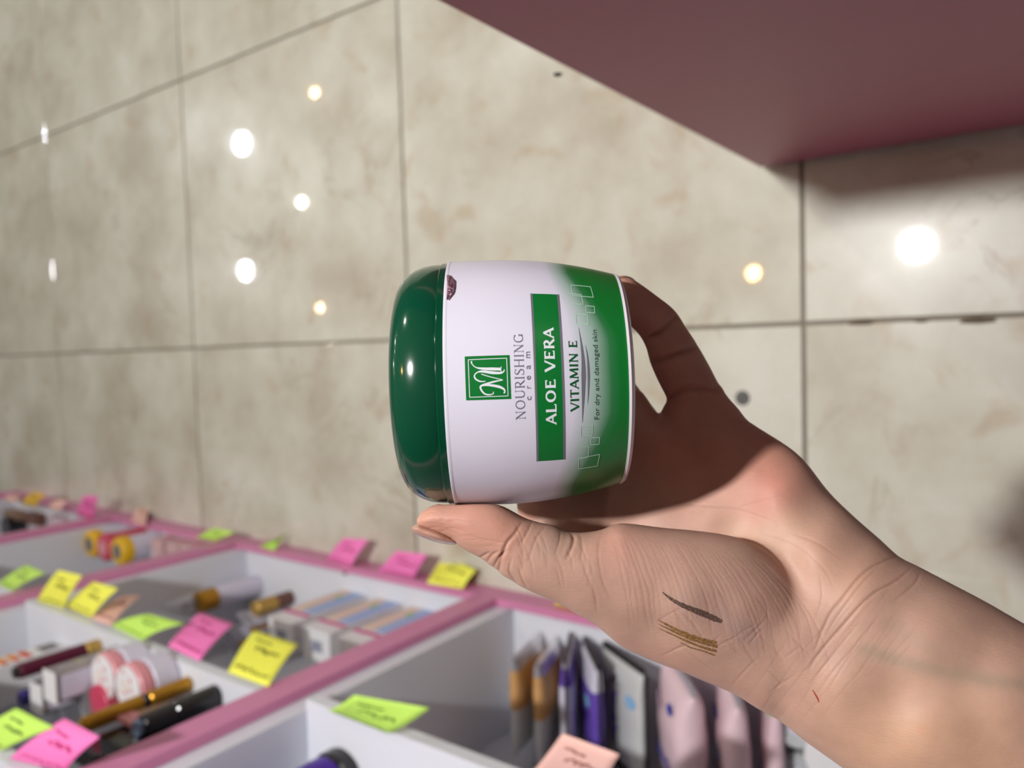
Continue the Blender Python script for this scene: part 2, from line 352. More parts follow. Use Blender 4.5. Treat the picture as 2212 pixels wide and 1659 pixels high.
def sleeve_material():
    m = bpy.data.materials.new('printed_sleeve'); m.use_nodes = True; nt = m.node_tree; N = nt.nodes; L = nt.links
    p = N['Principled BSDF']; p.inputs['Roughness'].default_value = .36; p.inputs['Coat Weight'].default_value = .15; p.inputs['Coat Roughness'].default_value = .3
    p.inputs['Subsurface Weight'].default_value = .0
    tc = N.new('ShaderNodeTexCoord'); sx = N.new('ShaderNodeSeparateXYZ'); L.new(tc.outputs['Object'], sx.inputs[0])
    def ma(op, a, b=None, c=None):
        n = N.new('ShaderNodeMath'); n.operation = op
        for i, v in enumerate((a, b, c)):
            if v is None: continue
            if isinstance(v, (int, float)): n.inputs[i].default_value = v
            else: L.new(v, n.inputs[i])
        return n.outputs[0]
    ph = ma('ARCTAN2', sx.outputs[1], sx.outputs[2]); aph = ma('ABSOLUTE', ma('SUBTRACT', ph, .02))
    # the green starts farther up at the sides than behind the lettering
    mr = N.new('ShaderNodeMapRange'); mr.interpolation_type = 'SMOOTHSTEP'; L.new(aph, mr.inputs[0])
    mr.inputs[1].default_value = .25; mr.inputs[2].default_value = 1.05; mr.inputs[3].default_value = .0180; mr.inputs[4].default_value = .0118
    nz = N.new('ShaderNodeTexNoise'); nz.inputs['Scale'].default_value = 40; L.new(tc.outputs['Object'], nz.inputs[0])
    st = ma('ADD', mr.outputs[0], ma('MULTIPLY', ma('SUBTRACT', nz.outputs[0], .5), .002))
    wd = N.new('ShaderNodeMapRange'); L.new(aph, wd.inputs[0]); wd.inputs[1].default_value = .3; wd.inputs[2].default_value = 1.0; wd.inputs[3].default_value = .0150; wd.inputs[4].default_value = .0085
    f = ma('DIVIDE', ma('SUBTRACT', sx.outputs[0], st), wd.outputs[0])
    r = N.new('ShaderNodeValToRGB'); cr = r.color_ramp; cr.elements[0].position = 0; cr.elements[0].color = srgb(219, 214, 227)
    cr.elements[1].position = 1; cr.elements[1].color = srgb(10, 118, 44)
    e = cr.elements.new(.45); e.color = srgb(160, 184, 172); e = cr.elements.new(.8); e.color = srgb(48, 122, 70)
    L.new(f, r.inputs[0])
    # white rim below the print
    c2 = N.new('ShaderNodeMath'); c2.operation = 'GREATER_THAN'; L.new(sx.outputs[0], c2.inputs[0]); c2.inputs[1].default_value = .0352
    mx = N.new('ShaderNodeMix'); mx.data_type = 'RGBA'; L.new(c2.outputs[0], mx.inputs[0]); L.new(r.outputs[0], mx.inputs[6]); mx.inputs[7].default_value = srgb(222, 214, 220)
    L.new(mx.outputs[2], p.inputs['Base Color'])
    n2 = N.new('ShaderNodeTexNoise'); n2.inputs['Scale'].default_value = 55; n2.inputs['Detail'].default_value = 2; L.new(tc.outputs['Object'], n2.inputs[0])
    b = N.new('ShaderNodeBump'); b.inputs['Strength'].default_value = .12; b.inputs['Distance'].default_value = .001; L.new(n2.outputs[0], b.inputs['Height']); L.new(b.outputs[0], p.inputs['Normal'])
    return m
M_lid = mat('dark_green_plastic', srgb(0, 62, 40), .14, var=.02, coat=.35, bump=.02, bscale=60)
M_base = mat('white_pot_plastic', srgb(222, 214, 222), .35)
prof = [(rad(t), t) for t in np.linspace(-.0198, .0352, 60)]
prof = [(.0400, -.0200)] + prof + [(.0363, .0360), (.0357, .0368), (.0345, .0373), (.031, .0374), (.029, .0366), (0, .0364)]
body = lathe('body', prof, sleeve_material(), jar, 160, 'X')
lid = lathe('lid', [(.036, -.0188), (.0412, -.0192), (.0414, -.0205), (.0414, -.0222), (.0409, -.0226), (.0410, -.0232), (.0409, -.0255), (.0404, -.0285), (.0393, -.0315), (.0378, -.0340), (.0360, -.0358),
                    (.0338, -.0371), (.0312, -.0379), (.0280, -.0384), (.018, -.0389), (0, -.0391)], M_lid, jar, 160, 'X')
lid.data.polygons.foreach_set('use_smooth', [True] * len(lid.data.polygons))
lathe('sleeve_edge', [(.0416, -.0202), (.0420, -.0201), (.04205, -.0196), (.0419, -.0190)], mat('clear_sleeve_edge', srgb(232, 228, 238), .3), jar, 160, 'X')
# ---- print on the sleeve
I_green = mat('print_green', srgb(6, 112, 44), .35); I_grey = mat('print_grey', srgb(112, 108, 120), .4); I_white = mat('print_white', srgb(226, 226, 232), .4)
I_dark = mat('print_dark_green', srgb(10, 84, 42), .4); I_text = mat('print_slate', srgb(52, 76, 64), .4); I_pale = mat('print_pale_green', srgb(178, 214, 190), .4)
def px_patch(c4, name, m, nu=6, nv=24, e=.00003, **kw):
    """c4: frame corners TL, TR, BR, BL"""
    Q = [np.array(jinv(c)) for c in c4]; V = []; Fc = []
    for i in range(nu + 1):
        for j in range(nv + 1):
            u, v = i / nu, j / nv; a = Q[0] * (1 - u) * (1 - v) + Q[1] * u * (1 - v) + Q[2] * u * v + Q[3] * (1 - u) * v; V.append(jp(*a, e))
    for i in range(nu):
        for j in range(nv): k = i * (nv + 1) + j; Fc.append((k, k + nv + 1, k + nv + 2, k + 1))
    return mesh(name, V, Fc, m, jar, True, **kw)
px_patch([(1145.5, 634.5), (1207.5, 636.5), (1221, 992), (1159, 996.5)], 'printed_band', I_green, 6, 40, label='solid green band behind the white name')
px_patch([(1145.5, 634), (1150.2, 634.3), (1163.5, 996), (1159, 997)], 'band_border', I_grey, 1, 40, .00005, label='thin grey border')
px_patch([(1203, 636), (1207.7, 636.4), (1221.3, 992), (1216.6, 992.6)], 'band_border', I_grey, 1, 40, .00005, label='thin grey border')
px_patch([(1003.8, 770), (1101, 767), (1104.5, 862), (1007, 865)], 'printed_square', I_green, 8, 10, label='green square of the emblem')
def c3(x, y): return (980 + x / 3.95, 600 + y / 3.95)
def px_lines(name, lines, m, e=.00006, n=6, **kw):
    """lines: list of (points in the enlarged crop, widths in frame pixels)"""
    acc = Acc()
    for pts, w in lines:
        w = [q * 1.15 for q in w] if name == 'emblem_monogram' else w
        acc.add(*ribbon2d(spline([c3(*p) for p in pts], n), w, lambda x, y: jp(*jinv((x, y)), e)))
    return mesh(name, acc.V, acc.F, m, jar, True, **kw)
px_lines('emblem_frame', [([(124, 700), (452, 686), (464, 1008), (136, 1020), (124, 700)][i:i + 2], 1.5) for i in range(4)], I_white, n=14, label='thin white square outline')
px_lines('emblem_monogram', [([(150, 712), (158, 738), (190, 765), (250, 776), (330, 778), (406, 780)], [3.2, 1.6, 1.8, 4.5, 5.6, 5.2]),
                     ([(408, 758), (398, 778), (408, 806)], [1.2, 1.4, 1.2]),
                     ([(272, 884), (225, 884), (186, 862), (178, 832), (205, 806), (250, 800), (330, 810), (400, 812), (428, 798), (432, 782)], [1.4, 2.6, 3.0, 2.2, 2.2, 4.2, 5.4, 4, 2, 1.6]),
                     ([(236, 822), (300, 842), (420, 872)], [1.6, 1.6, 1.4]), ([(420, 872), (340, 888), (240, 920), (232, 950), (262, 988), (300, 998), (336, 990), (338, 972)], [1.6, 3.2, 3.6, 3.2, 3, 2.4, 1.8, 1.4]),
                     ([(240, 920), (300, 916), (380, 928), (425, 948), (436, 968), (430, 986)], [2, 4, 5, 3.6, 2.4, 3])], I_white, n=8, label='white script monogram')
px_lines('printed_swoosh', [([(1066, 425), (1088, 560), (1104, 700), (1108, 830), (1106, 980), (1102, 1120), (1098, 1236)], [.4, 3.5, 7, 9.6, 7, 3.2, .4])], I_grey, label='long grey crescent')
px_lines('printed_swoosh', [([(1124, 575), (1140, 660), (1149, 760), (1152, 850), (1149, 980), (1143, 1082)], [.3, 2.6, 4.6, 4.8, 2.6, .3])], I_grey, label='short grey crescent')
SQ = [[(1000, 62), (1168, 78), (1192, 168), (1018, 152), (1000, 62)], [(953, 132), (1088, 145), (1107, 228)], [(1003, 227), (1095, 226)], [(1125, 240), (1200, 246), (1204, 301), (1132, 296), (1125, 240)],
      [(1040, 312), (1142, 315), (1150, 400), (1046, 396), (1040, 312)], [(1088, 1266), (1186, 1260), (1182, 1346), (1086, 1358), (1088, 1266)], [(1172, 1365), (1246, 1361), (1240, 1420), (1170, 1424), (1172, 1365)],
      [(1040, 1449), (1152, 1440)], [(1155, 1442), (1146, 1530), (1030, 1552)], [(1068, 1540), (1246, 1506), (1226, 1606), (1064, 1630), (1068, 1540)]]
for k, s in enumerate(SQ):
    px_lines('printed_outline', [(s[i:i + 2], 1.6) for i in range(len(s) - 1)], I_pale, n=10, label='thin pale outlined square' if len(s) == 5 else 'thin pale broken outline')
# serif capitals built from strokes: ('l', x0, y0, x1, y1, weight class) / arcs
def glyph(ch, tk, tn, sf):
    """strokes of one capital in a unit-high cell -> (advance, [(points, width)])"""
    o = []
    def l(x0, y0, x1, y1, w): o.append(([(x0, y0), (x1, y1)], w))
    def s(x, y, d=.11, w=None): o.append(([(x - d, y), (x + d, y)], w or sf))
    def v(x, y0, y1): o.append(([(x, y0), (x, y1)], sf))
    def arc(cx, cy, rx, ry, a0, a1, wt=None, n=22):
        pts = []; ws = []
        for i in range(n):
            a = math.radians(a0 + (a1 - a0) * i / (n - 1)); pts.append((cx + rx * math.cos(a), cy + ry * math.sin(a))); ws.append(tn + (tk - tn) * abs(math.cos(a)) if wt is None else wt)
        o.append((pts, ws))
    h = sf / 2
    if ch == 'I': l(.2, 0, .2, 1, tk); s(.2, h); s(.2, 1 - h); return .40, o
    if ch == 'L': l(.2, 0, .2, 1, tk); s(.2, 1 - h); l(.08, h, .66, h, tn); v(.66, 0, .2); return .74, o
    if ch == 'E': l(.2, 0, .2, 1, tk); l(.08, tn / 2, .68, tn / 2, tn); l(.08, 1 - tn / 2, .64, 1 - tn / 2, tn); l(.2, .52, .54, .52, tn); v(.68, 0, .2); v(.64, .8, 1); v(.54, .42, .62); return .78, o
    if ch == 'H': l(.2, 0, .2, 1, tk); l(.78, 0, .78, 1, tk); l(.2, .52, .78, .52, tn); [s(x, y) for x in (.2, .78) for y in (h, 1 - h)]; return .98, o
    if ch == 'N': l(.2, 0, .2, 1, tn); l(.8, 0, .8, 1, tn); l(.18, 1, .82, 0, tk); s(.2, h); s(.14, 1 - h); s(.8, 1 - h); return .98, o
    if ch == 'M': l(.16, 0, .22, 1, tn); l(.94, 0, .88, 1, tk); l(.22, 1, .55, .1, tk); l(.55, .1, .88, 1, tn); s(.16, h); s(.94, h); s(.16, 1 - h, .06); s(.94, 1 - h, .06); return 1.1, o
    if ch == 'O': arc(.53, .5, .45 - tk / 2, .5 - tn / 2, 0, 360); return 1.04, o
    if ch == 'G': arc(.53, .5, .45 - tk / 2, .5 - tn / 2, 42, 318); l(.86, .04, .86, .44, tk); s(.84, .44, .12); v(.85, .76, .97); return 1.0, o
    if ch == 'S': o.append((spline([(.56, .84), (.44, .955), (.28, .965), (.14, .86), (.15, .70), (.30, .58), (.46, .47), (.57, .34), (.53, .13), (.36, .03), (.20, .05), (.09, .16)], 4), [tn, tn, tn, tk * .8, tk, tk, tk, tk, tk * .8, tn, tn, tn])); v(.57, .76, .98); v(.08, .03, .25); return .68, o
    if ch == 'U': l(.2, .34, .2, 1, tk); l(.78, .34, .78, 1, tn); arc(.49, .36, .29, .36 - tn / 2, 180, 360); s(.2, 1 - h); s(.78, 1 - h); return .96, o
    if ch == 'V': l(.08, 1, .46, 0, tk); l(.46, 0, .82, 1, tn); s(.09, 1 - h, .1); s(.82, 1 - h, .1); return .88, o
    if ch == 'A': l(.08, 0, .45, 1, tn); l(.43, 1, .82, 0, tk); l(.22, .34, .68, .34, tn); s(.08, h, .1); s(.83, h, .1); return .90, o
    if ch == 'R': l(.2, 0, .2, 1, tk); s(.2, h); s(.12, 1 - h, .08); l(.2, 1 - tn / 2, .42, 1 - tn / 2, tn); l(.2, .48, .42, .48, tn); arc(.40, .735, .23, .25, -90, 90); l(.40, .48, .78, .0, tk); s(.80, h, .08); return .84, o
    if ch == 'T': l(.4, 0, .4, 1, tk); l(.06, 1 - tn / 2, .74, 1 - tn / 2, tn); s(.4, h); v(.06, .8, 1); v(.74, .8, 1); return .8, o
    return .45, o
def place(acc_fn, A, Bq, H, total):
    """text frame: baseline from frame pixel A to Bq, capital height H px; returns (a, b) -> jar point"""
    qa, qb = np.array(jinv(A)), np.array(jinv(Bq)); mid = (np.array(A) + np.array(Bq)) / 2
    Hm = abs(jinv((mid[0] - H, mid[1]))[0] - jinv(mid)[0])
    def f(a, b): q = qa + (qb - qa) * (a / total); return jp(q[0] - b * Hm, q[1], acc_fn)
    return f
def serif_text(name, txt, A, Bq, H, tk, tn, sf, m, sp=.04, **kw):
    x = 0; items = []
    for ch in txt:
        adv, st = glyph(ch, tk, tn, sf); items.append((x, st)); x += adv + sp
    f = place(.00006, A, Bq, H, x - sp)
    for ch, (x0, st) in zip(txt, items):
        if not st: continue
        acc = Acc()
        for pts, w in st: acc.add(*ribbon2d(np.array(pts) + (x0, 0), w, f))
        o = mesh(name, acc.V, acc.F, m, jar, True)
serif_text('letter', 'NOURISHING', (1135, 907), (1129.2, 721), 20.5, .13, .055, .045, I_grey, .03)
serif_text('letter', 'ALOE VERA', (1202, 917), (1195.5, 708), 22.5, .20, .13, .06, I_white, .02)
serif_text('letter', 'VITAMIN E', (1250.8, 888), (1246, 735), 18.6, .20, .12, .06, I_dark, .0)
def plain_text(name, txt, A, Bq, H, m, spacing=1.0, bold=0, **kw):
    cu = bpy.data.curves.new('t', 'FONT'); cu.body = txt; cu.size = 1; cu.space_character = spacing; cu.resolution_u = 3; cu.offset = bold
    o = bpy.data.objects.new('t', cu); C.objects.link(o); dg = bpy.context.evaluated_depsgraph_get(); me = bpy.data.meshes.new_from_object(o.evaluated_get(dg))
    co = np.array([v.co[:] for v in me.vertices]); x0, x1 = co[:, 0].min(), co[:, 0].max(); hc = .7 if any(c.isupper() for c in txt) else .53
    f = place(.00006, A, Bq, H, x1 - x0)
    mesh(name, [f(p[0] - x0, p[1] / hc) for p in co], [list(p.vertices) for p in me.polygons], m, jar, True, **kw)
    bpy.data.objects.remove(o); bpy.data.meshes.remove(me)
for k, ch in enumerate('cream'):
    t = (k + .12) / 4.55; A = np.array([1147.8, 864.5]); D = np.array([1145.0, 760.]) - A
    wch = {'c': 8.6, 'r': 6, 'e': 9, 'a': 9, 'm': 14}[ch]; s0 = [0, 25.5, 44, 67, 91][k]; u = D / np.linalg.norm(D)
    plain_text('letter', ch, A + u * s0, A + u * (s0 + wch), 10, I_grey, bold=.006)
plain_text('printed_line', 'For dry and damaged skin', (1294, 905.5), (1288.5, 712.5), 10.4, I_text, 1.02, .002, label='line of small slate letters')
# foil seal peeping out beside the lid
acc = [(965, 596), (970, 597), (976, 601), (981, 609), (983.5, 620), (980, 627), (982, 630), (977, 637), (970, 648), (965, 651)]
V = []; Fc = []; cq = jinv((969, 624))
V.append(jp(*cq, .0009))
for k, q in enumerate(acc): V.append(jp(*jinv(q), .0003 + .0003 * (k % 2)))
for k in range(len(acc)): Fc.append((0, 1 + k, 1 + (k + 1) % len(acc)))
mesh('foil_seal', V, Fc, mat('pink_silver_foil', srgb(196, 150, 170), .22, metal=.8, bump=1, bscale=900), jar, False, label='crumpled pinkish foil tab')

# ---------------------------------------------------------------- the hand and forearm
STEP = 3.; X0, Y0, X1, Y1 = 840, 520, 2860, 2400
gu = np.arange(X0, X1, STEP, dtype=np.float32); gv = np.arange(Y0, Y1, STEP, dtype=np.float32)
def poly_sd(poly, U, V):
    """signed distance in pixels to a closed polygon, positive inside"""
    d = np.full(U.shape, 1e9, np.float32); ins = np.zeros(U.shape, bool); P = np.array(poly, np.float32)
    for a, b in zip(P, np.roll(P, -1, 0)):
        e = b - a; l2 = float(e @ e) + 1e-9
        t = np.clip(((U - a[0]) * e[0] + (V - a[1]) * e[1]) / l2, 0, 1)
        d = np.minimum(d, (U - a[0] - t * e[0]) ** 2 + (V - a[1] - t * e[1]) ** 2)
        if a[1] != b[1]:
            c = ((a[1] > V) != (b[1] > V)) & (U < (b[0] - a[0]) * (V - a[1]) / (b[1] - a[1]) + a[0]); ins ^= c
    d = np.sqrt(d); return np.where(ins, d, -d)
def idw(ctrl, U, V, s=70., pw=1.6):
    num = None; den = 0
    for x, y, *vals in ctrl:
        w = 1 / ((U - x) ** 2 + (V - y) ** 2 + s * s) ** pw
        vals = np.array(vals, np.float32); t = w[..., None] * vals
        num = t if num is None else num + t; den = den + w
    return num / den[..., None]
class Slab:
    def __init__(s, poly, ctrl, sm=70., closed_spline=True, crisp=()):
        U, V = np.meshgrid(gu, gv)
        pl = []
        P = [np.array(p, float) for p in poly]; n = len(P)
        for i in range(n):
            p0, p1, p2, p3 = P[i - 1], P[i], P[(i + 1) % n], P[(i + 2) % n]
            for k in range(4):
                t = k / 4
                pl.append(.5 * ((2 * p1) + (-p0 + p2) * t + (2 * p0 - 5 * p1 + 4 * p2 - p3) * t * t + (-p0 + 3 * p1 - 3 * p2 + p3) * t ** 3) if closed_spline else p1 + (p2 - p1) * t)
        s.sd = poly_sd(pl, U, V)
        s.par = idw(ctrl, U, V, sm)
        s.all = np.concatenate([s.sd[..., None], s.par], -1).astype(np.float32)
    def look(s, u, v):
        x = np.clip((u - X0) / STEP, 0, len(gu) - 1.001); y = np.clip((v - Y0) / STEP, 0, len(gv) - 1.001)
        i = x.astype(np.int32); j = y.astype(np.int32); fx = (x - i)[..., None]; fy = (y - j)[..., None]; A = s.all
        return (A[j, i] * (1 - fx) + A[j, i + 1] * fx) * (1 - fy) + (A[j + 1, i] * (1 - fx) + A[j + 1, i + 1] * fx) * fy
    def field(s, u, v, z):
        r = s.look(u, v); sd = r[..., 0] * z / F; zc, T, w = r[..., 1], r[..., 2], r[..., 3]
        k = w / T; dz = (z - zc)
        e = np.maximum(w - sd, 0)
        rad_ = np.sqrt(e * e + (dz * k) ** 2 + 1e-12) - w
        return rad_ / np.maximum(1, np.minimum(k, 2.5))
def smin(a, b, k):
    h = np.clip(.5 + .5 * (b - a) / k, 0, 1); return b * (1 - h) + a * h - k * h * (1 - h)
def capsule(X, Y, Z, a, b, ra, rb):
    a = np.array(a); b = np.array(b); e = b - a
    t = np.clip(((X - a[0]) * e[0] + (Y - a[1]) * e[1] + (Z - a[2]) * e[2]) / (e @ e), 0, 1)
    return np.sqrt((X - a[0] - t * e[0]) ** 2 + (Y - a[1] - t * e[1]) ** 2 + (Z - a[2] - t * e[2]) ** 2) - (ra + (rb - ra) * t)
def c2(px, py, z): return ((px - CX) / F * z, (py - CY) / F * z, z)
def surface_nets(f, org, h):
    s = f < 0; c = np.zeros(tuple(n - 1 for n in f.shape), np.uint8)
    for a in (0, 1):
        for b in (0, 1):
            for d in (0, 1): c += s[a:f.shape[0] - 1 + a, b:f.shape[1] - 1 + b, d:f.shape[2] - 1 + d]
    act = (c > 0) & (c < 8); idx = np.full(act.shape, -1, np.int64); I = np.argwhere(act); idx[act] = np.arange(len(I))
    acc_ = np.zeros((len(I), 3)); cnt = np.zeros(len(I))
    cor = [(a, b, d) for a in (0, 1) for b in (0, 1) for d in (0, 1)]
    for p in cor:
        for ax in range(3):
            if p[ax]: continue
            q = list(p); q[ax] = 1
            fa = f[I[:, 0] + p[0], I[:, 1] + p[1], I[:, 2] + p[2]]; fb = f[I[:, 0] + q[0], I[:, 1] + q[1], I[:, 2] + q[2]]
            m = (fa < 0) != (fb < 0); t = np.where(m, fa / np.where(m, fa - fb, 1), 0)
            for k in range(3): acc_[:, k] += np.where(m, p[k] + (t if k == ax else 0), 0)
            cnt += m
    V = (I + acc_ / cnt[:, None]) * h + org; Q = []
    for ax in range(3):
        sl0 = [slice(None)] * 3; sl1 = [slice(None)] * 3; sl0[ax] = slice(0, -1); sl1[ax] = slice(1, None)
        A = s[tuple(sl0)]; Bb = s[tuple(sl1)]; E = np.argwhere(A != Bb); o1, o2 = (ax + 1) % 3, (ax + 2) % 3
        E = E[(E[:, o1] > 0) & (E[:, o2] > 0) & (E[:, o1] < f.shape[o1] - 1) & (E[:, o2] < f.shape[o2] - 1)]
        fl = s[E[:, 0], E[:, 1], E[:, 2]]
        def g(d1, d2): K = E.copy(); K[:, o1] -= d1; K[:, o2] -= d2; return idx[K[:, 0], K[:, 1], K[:, 2]]
        q = np.stack([g(1, 1), g(0, 1), g(0, 0), g(1, 0)], 1); q[~fl] = q[~fl][:, ::-1]; Q.append(q)
    return V, np.concatenate(Q)

palm = Slab([(1546, 838), (1562, 852), (1580, 875), (1622, 913), (1700, 963), (1742, 1000), (1790, 1062), (1845, 1116), (1900, 1164), (1942, 1202), (1985, 1224), (2050, 1258), (2130, 1300), (2212, 1347),
             (2400, 1452), (2700, 1620), (2840, 1760), (2800, 2250), (2560, 2180), (2300, 2010), (2000, 1790), (1820, 1659), (1740, 1602), (1690, 1562), (1600, 1503), (1560, 1484), (1480, 1454), (1400, 1424), (1340, 1390),
             (1280, 1320), (1200, 1230), (1130, 1140), (1120, 1060), (1180, 960), (1280, 880), (1372, 838), (1421, 893), (1446, 866)],
            # x, y, centre depth, half thickness, rounding width
            [(1500, 870, .2935, .0105, .011), (1420, 930, .296, .0115, .012), (1300, 960, .310, .012, .012), (1180, 1050, .306, .012, .012), (1600, 960, .290, .0135, .015), (1480, 1060, .297, .013, .013), (1330, 1120, .300, .013, .013), (1720, 1080, .279, .0165, .021),
             (1560, 1140, .290, .015, .015), (1800, 1200, .270, .0185, .025), (1650, 1230, .280, .016, .015), (1900, 1290, .262, .0185, .029), (1720, 1400, .265, .0175, .023), (1860, 1480, .259, .0185, .030), (1560, 1400, .270, .015, .018), (1400, 1330, .276, .012, .014),
             (2050, 1400, .256, .0195, .031), (2212, 1520, .250, .0205, .033), (2050, 1600, .252, .020, .032), (2500, 1780, .240, .023, .035), (2750, 1950, .232, .024, .035)])
pinky = Slab([(1340, 600), (1362, 601), (1380, 611), (1420, 640), (1457, 670), (1481, 706), (1506, 744), (1535, 795), (1563, 850), (1600, 900), (1570, 950), (1490, 950), (1452, 900), (1443, 866), (1420, 820), (1404, 782), (1396, 752), (1381, 724), (1358, 702), (1330, 690), (1312, 655), (1322, 615)],
             [(1345, 625, .2800, .0070, .0080), (1380, 670, .2835, .0085, .0098), (1430, 730, .2885, .0088, .0100), (1475, 810, .2915, .0096, .0108), (1510, 880, .2935, .0100, .0112), (1540, 940, .292, .0105, .0120)], 40.)
thumb = Slab([(899, 1128), (903, 1116), (914, 1103), (936, 1091), (960, 1086), (990, 1083), (1022, 1081), (1063, 1085), (1094, 1097), (1131, 1117), (1160, 1127), (1198, 1136), (1227, 1148), (1262, 1150), (1299, 1144), (1330, 1132), (1360, 1131), (1433, 1140), (1500, 1146), (1571, 1156),
              (1630, 1176), (1688, 1216), (1732, 1268), (1768, 1340), (1770, 1420), (1730, 1500), (1660, 1530), (1600, 1502), (1560, 1484), (1480, 1454), (1400, 1423), (1342, 1396), (1290, 1353), (1250, 1329), (1200, 1301), (1130, 1270), (1110, 1257), (1090, 1246),
              (1080, 1238), (1073, 1230), (1058, 1221), (1046, 1211), (1033, 1203), (1010, 1191), (990, 1178), (972, 1164), (940, 1151), (912, 1141)],
             [(915, 1118, .2570, .0055, .0062), (950, 1120, .2560, .0068, .0068), (1010, 1135, .2545, .0080, .0078), (1080, 1160, .2540, .0088, .0092), (1110, 1190, .2545, .0088, .0100), (1180, 1210, .2545, .0095, .0112), (1260, 1240, .2560, .0115, .0140),
              (1360, 1270, .2590, .0150, .0185), (1480, 1300, .2610, .0178, .0205), (1580, 1330, .2635, .0175, .0210), (1680, 1360, .2650, .0160, .0200), (1750, 1420, .2650, .0130, .0200), (1400, 1400, .2640, .0120, .0140), (1600, 1480, .2640, .0140, .0180)], 55.)
H = .00085
lo_ = np.array([-.034, -.040, .216]); hi = np.array([.262, .232, .345])
nx, ny, nz_ = ((hi - lo_) / H).astype(int)
xs = (lo_[0] + H * np.arange(nx)).astype(np.float32); ys = (lo_[1] + H * np.arange(ny)).astype(np.float32); zs = (lo_[2] + H * np.arange(nz_)).astype(np.float32)
fld = np.empty((nx, ny, nz_), np.float32)
XX, YY = np.meshgrid(xs, ys, indexing='ij')
FING = [  # fingers behind the jar: px, py, depth, radius
    [(1400, 960, .303, .0105), (1330, 850, .325, .0090), (1265, 740, .329, .0082), (1215, 665, .318, .0072)],
    [(1330, 1010, .306, .0112), (1230, 900, .329, .0096), (1150, 790, .330, .0088), (1110, 700, .322, .0076)],
    [(1270, 1080, .304, .0112), (1140, 980, .326, .0098), (1040, 900, .329, .0088), (985, 830, .322, .0076)]]
def jar_sd(X, Y, Z):
    dx, dy, dz = X - JC[0], Y - JC[1], Z - JC[2]; t = dx * JA[0] + dy * JA[1]; u = dx * JU[0] + dy * JU[1]; rr = np.sqrt(u * u + dz * dz)
    R = np.where(t > -.0196, np.polyval(_pc, np.clip(t, -.0200, .0355)), .0414 - np.clip(-.024 - t, 0, 1) * .35)
    dr = (rr - R) * .96; dt = np.maximum(t - .0374, -.0391 - t)
    return np.where((dr > 0) & (dt > 0), np.sqrt(dr * dr + dt * dt), np.maximum(dr, dt))
for k, z in enumerate(zs):
    u = XX / z * F + CX; v = YY / z * F + CY
    f = palm.field(u, v, z)
    if .268 < z < .315: f = smin(f, pinky.field(u, v, z), .0025)
    if z > .285:
        m = (XX < .075) & (YY < .07)
        for ch in FING:
            g = 1e3
            for a, b in zip(ch[:-1], ch[1:]): g = np.minimum(g, capsule(XX, YY, z, c2(*a[:3]), c2(*b[:3]), a[3], b[3]))
            f = np.where(m, smin(f, g, .004), f)
    if z < .29: f = smin(f, thumb.field(u, v, z), .0034)
    f = np.maximum(f, -(jar_sd(XX, YY, z) - .0006))
    fld[:, :, k] = f
hv, hq = surface_nets(fld, lo_.astype(np.float64), H)
del fld
def build_skin(name, V, Q, matl, parent=None, levels=1, smooth_it=2, **kw):
    me = bpy.data.meshes.new(name); me.vertices.add(len(V)); me.vertices.foreach_set('co', V.astype(np.float32).ravel())
    me.loops.add(len(Q) * 4); me.loops.foreach_set('vertex_index', Q.astype(np.int32).ravel())
    me.polygons.add(len(Q)); me.polygons.foreach_set('loop_start', np.arange(len(Q), dtype=np.int32) * 4); me.polygons.foreach_set('loop_total', np.full(len(Q), 4, np.int32))
    me.update(calc_edges=True); me.validate()
    o = bpy.data.objects.new(name, me); C.objects.link(o)
    if smooth_it:
        md = o.modifiers.new('s', 'SMOOTH'); md.iterations = smooth_it; md.factor = .5
    if levels: md = o.modifiers.new('d', 'SUBSURF'); md.levels = levels; md.render_levels = levels
    dg = bpy.context.evaluated_depsgraph_get(); me2 = bpy.data.meshes.new_from_object(o.evaluated_get(dg)); o.modifiers.clear(); o.data = me2; bpy.data.meshes.remove(me); me2.name = name
    me2.polygons.foreach_set('use_smooth', [True] * len(me2.polygons)); me2.materials.append(matl)
    if parent: o.parent = parent
    for a, b in kw.items(): o[a] = b
    return o
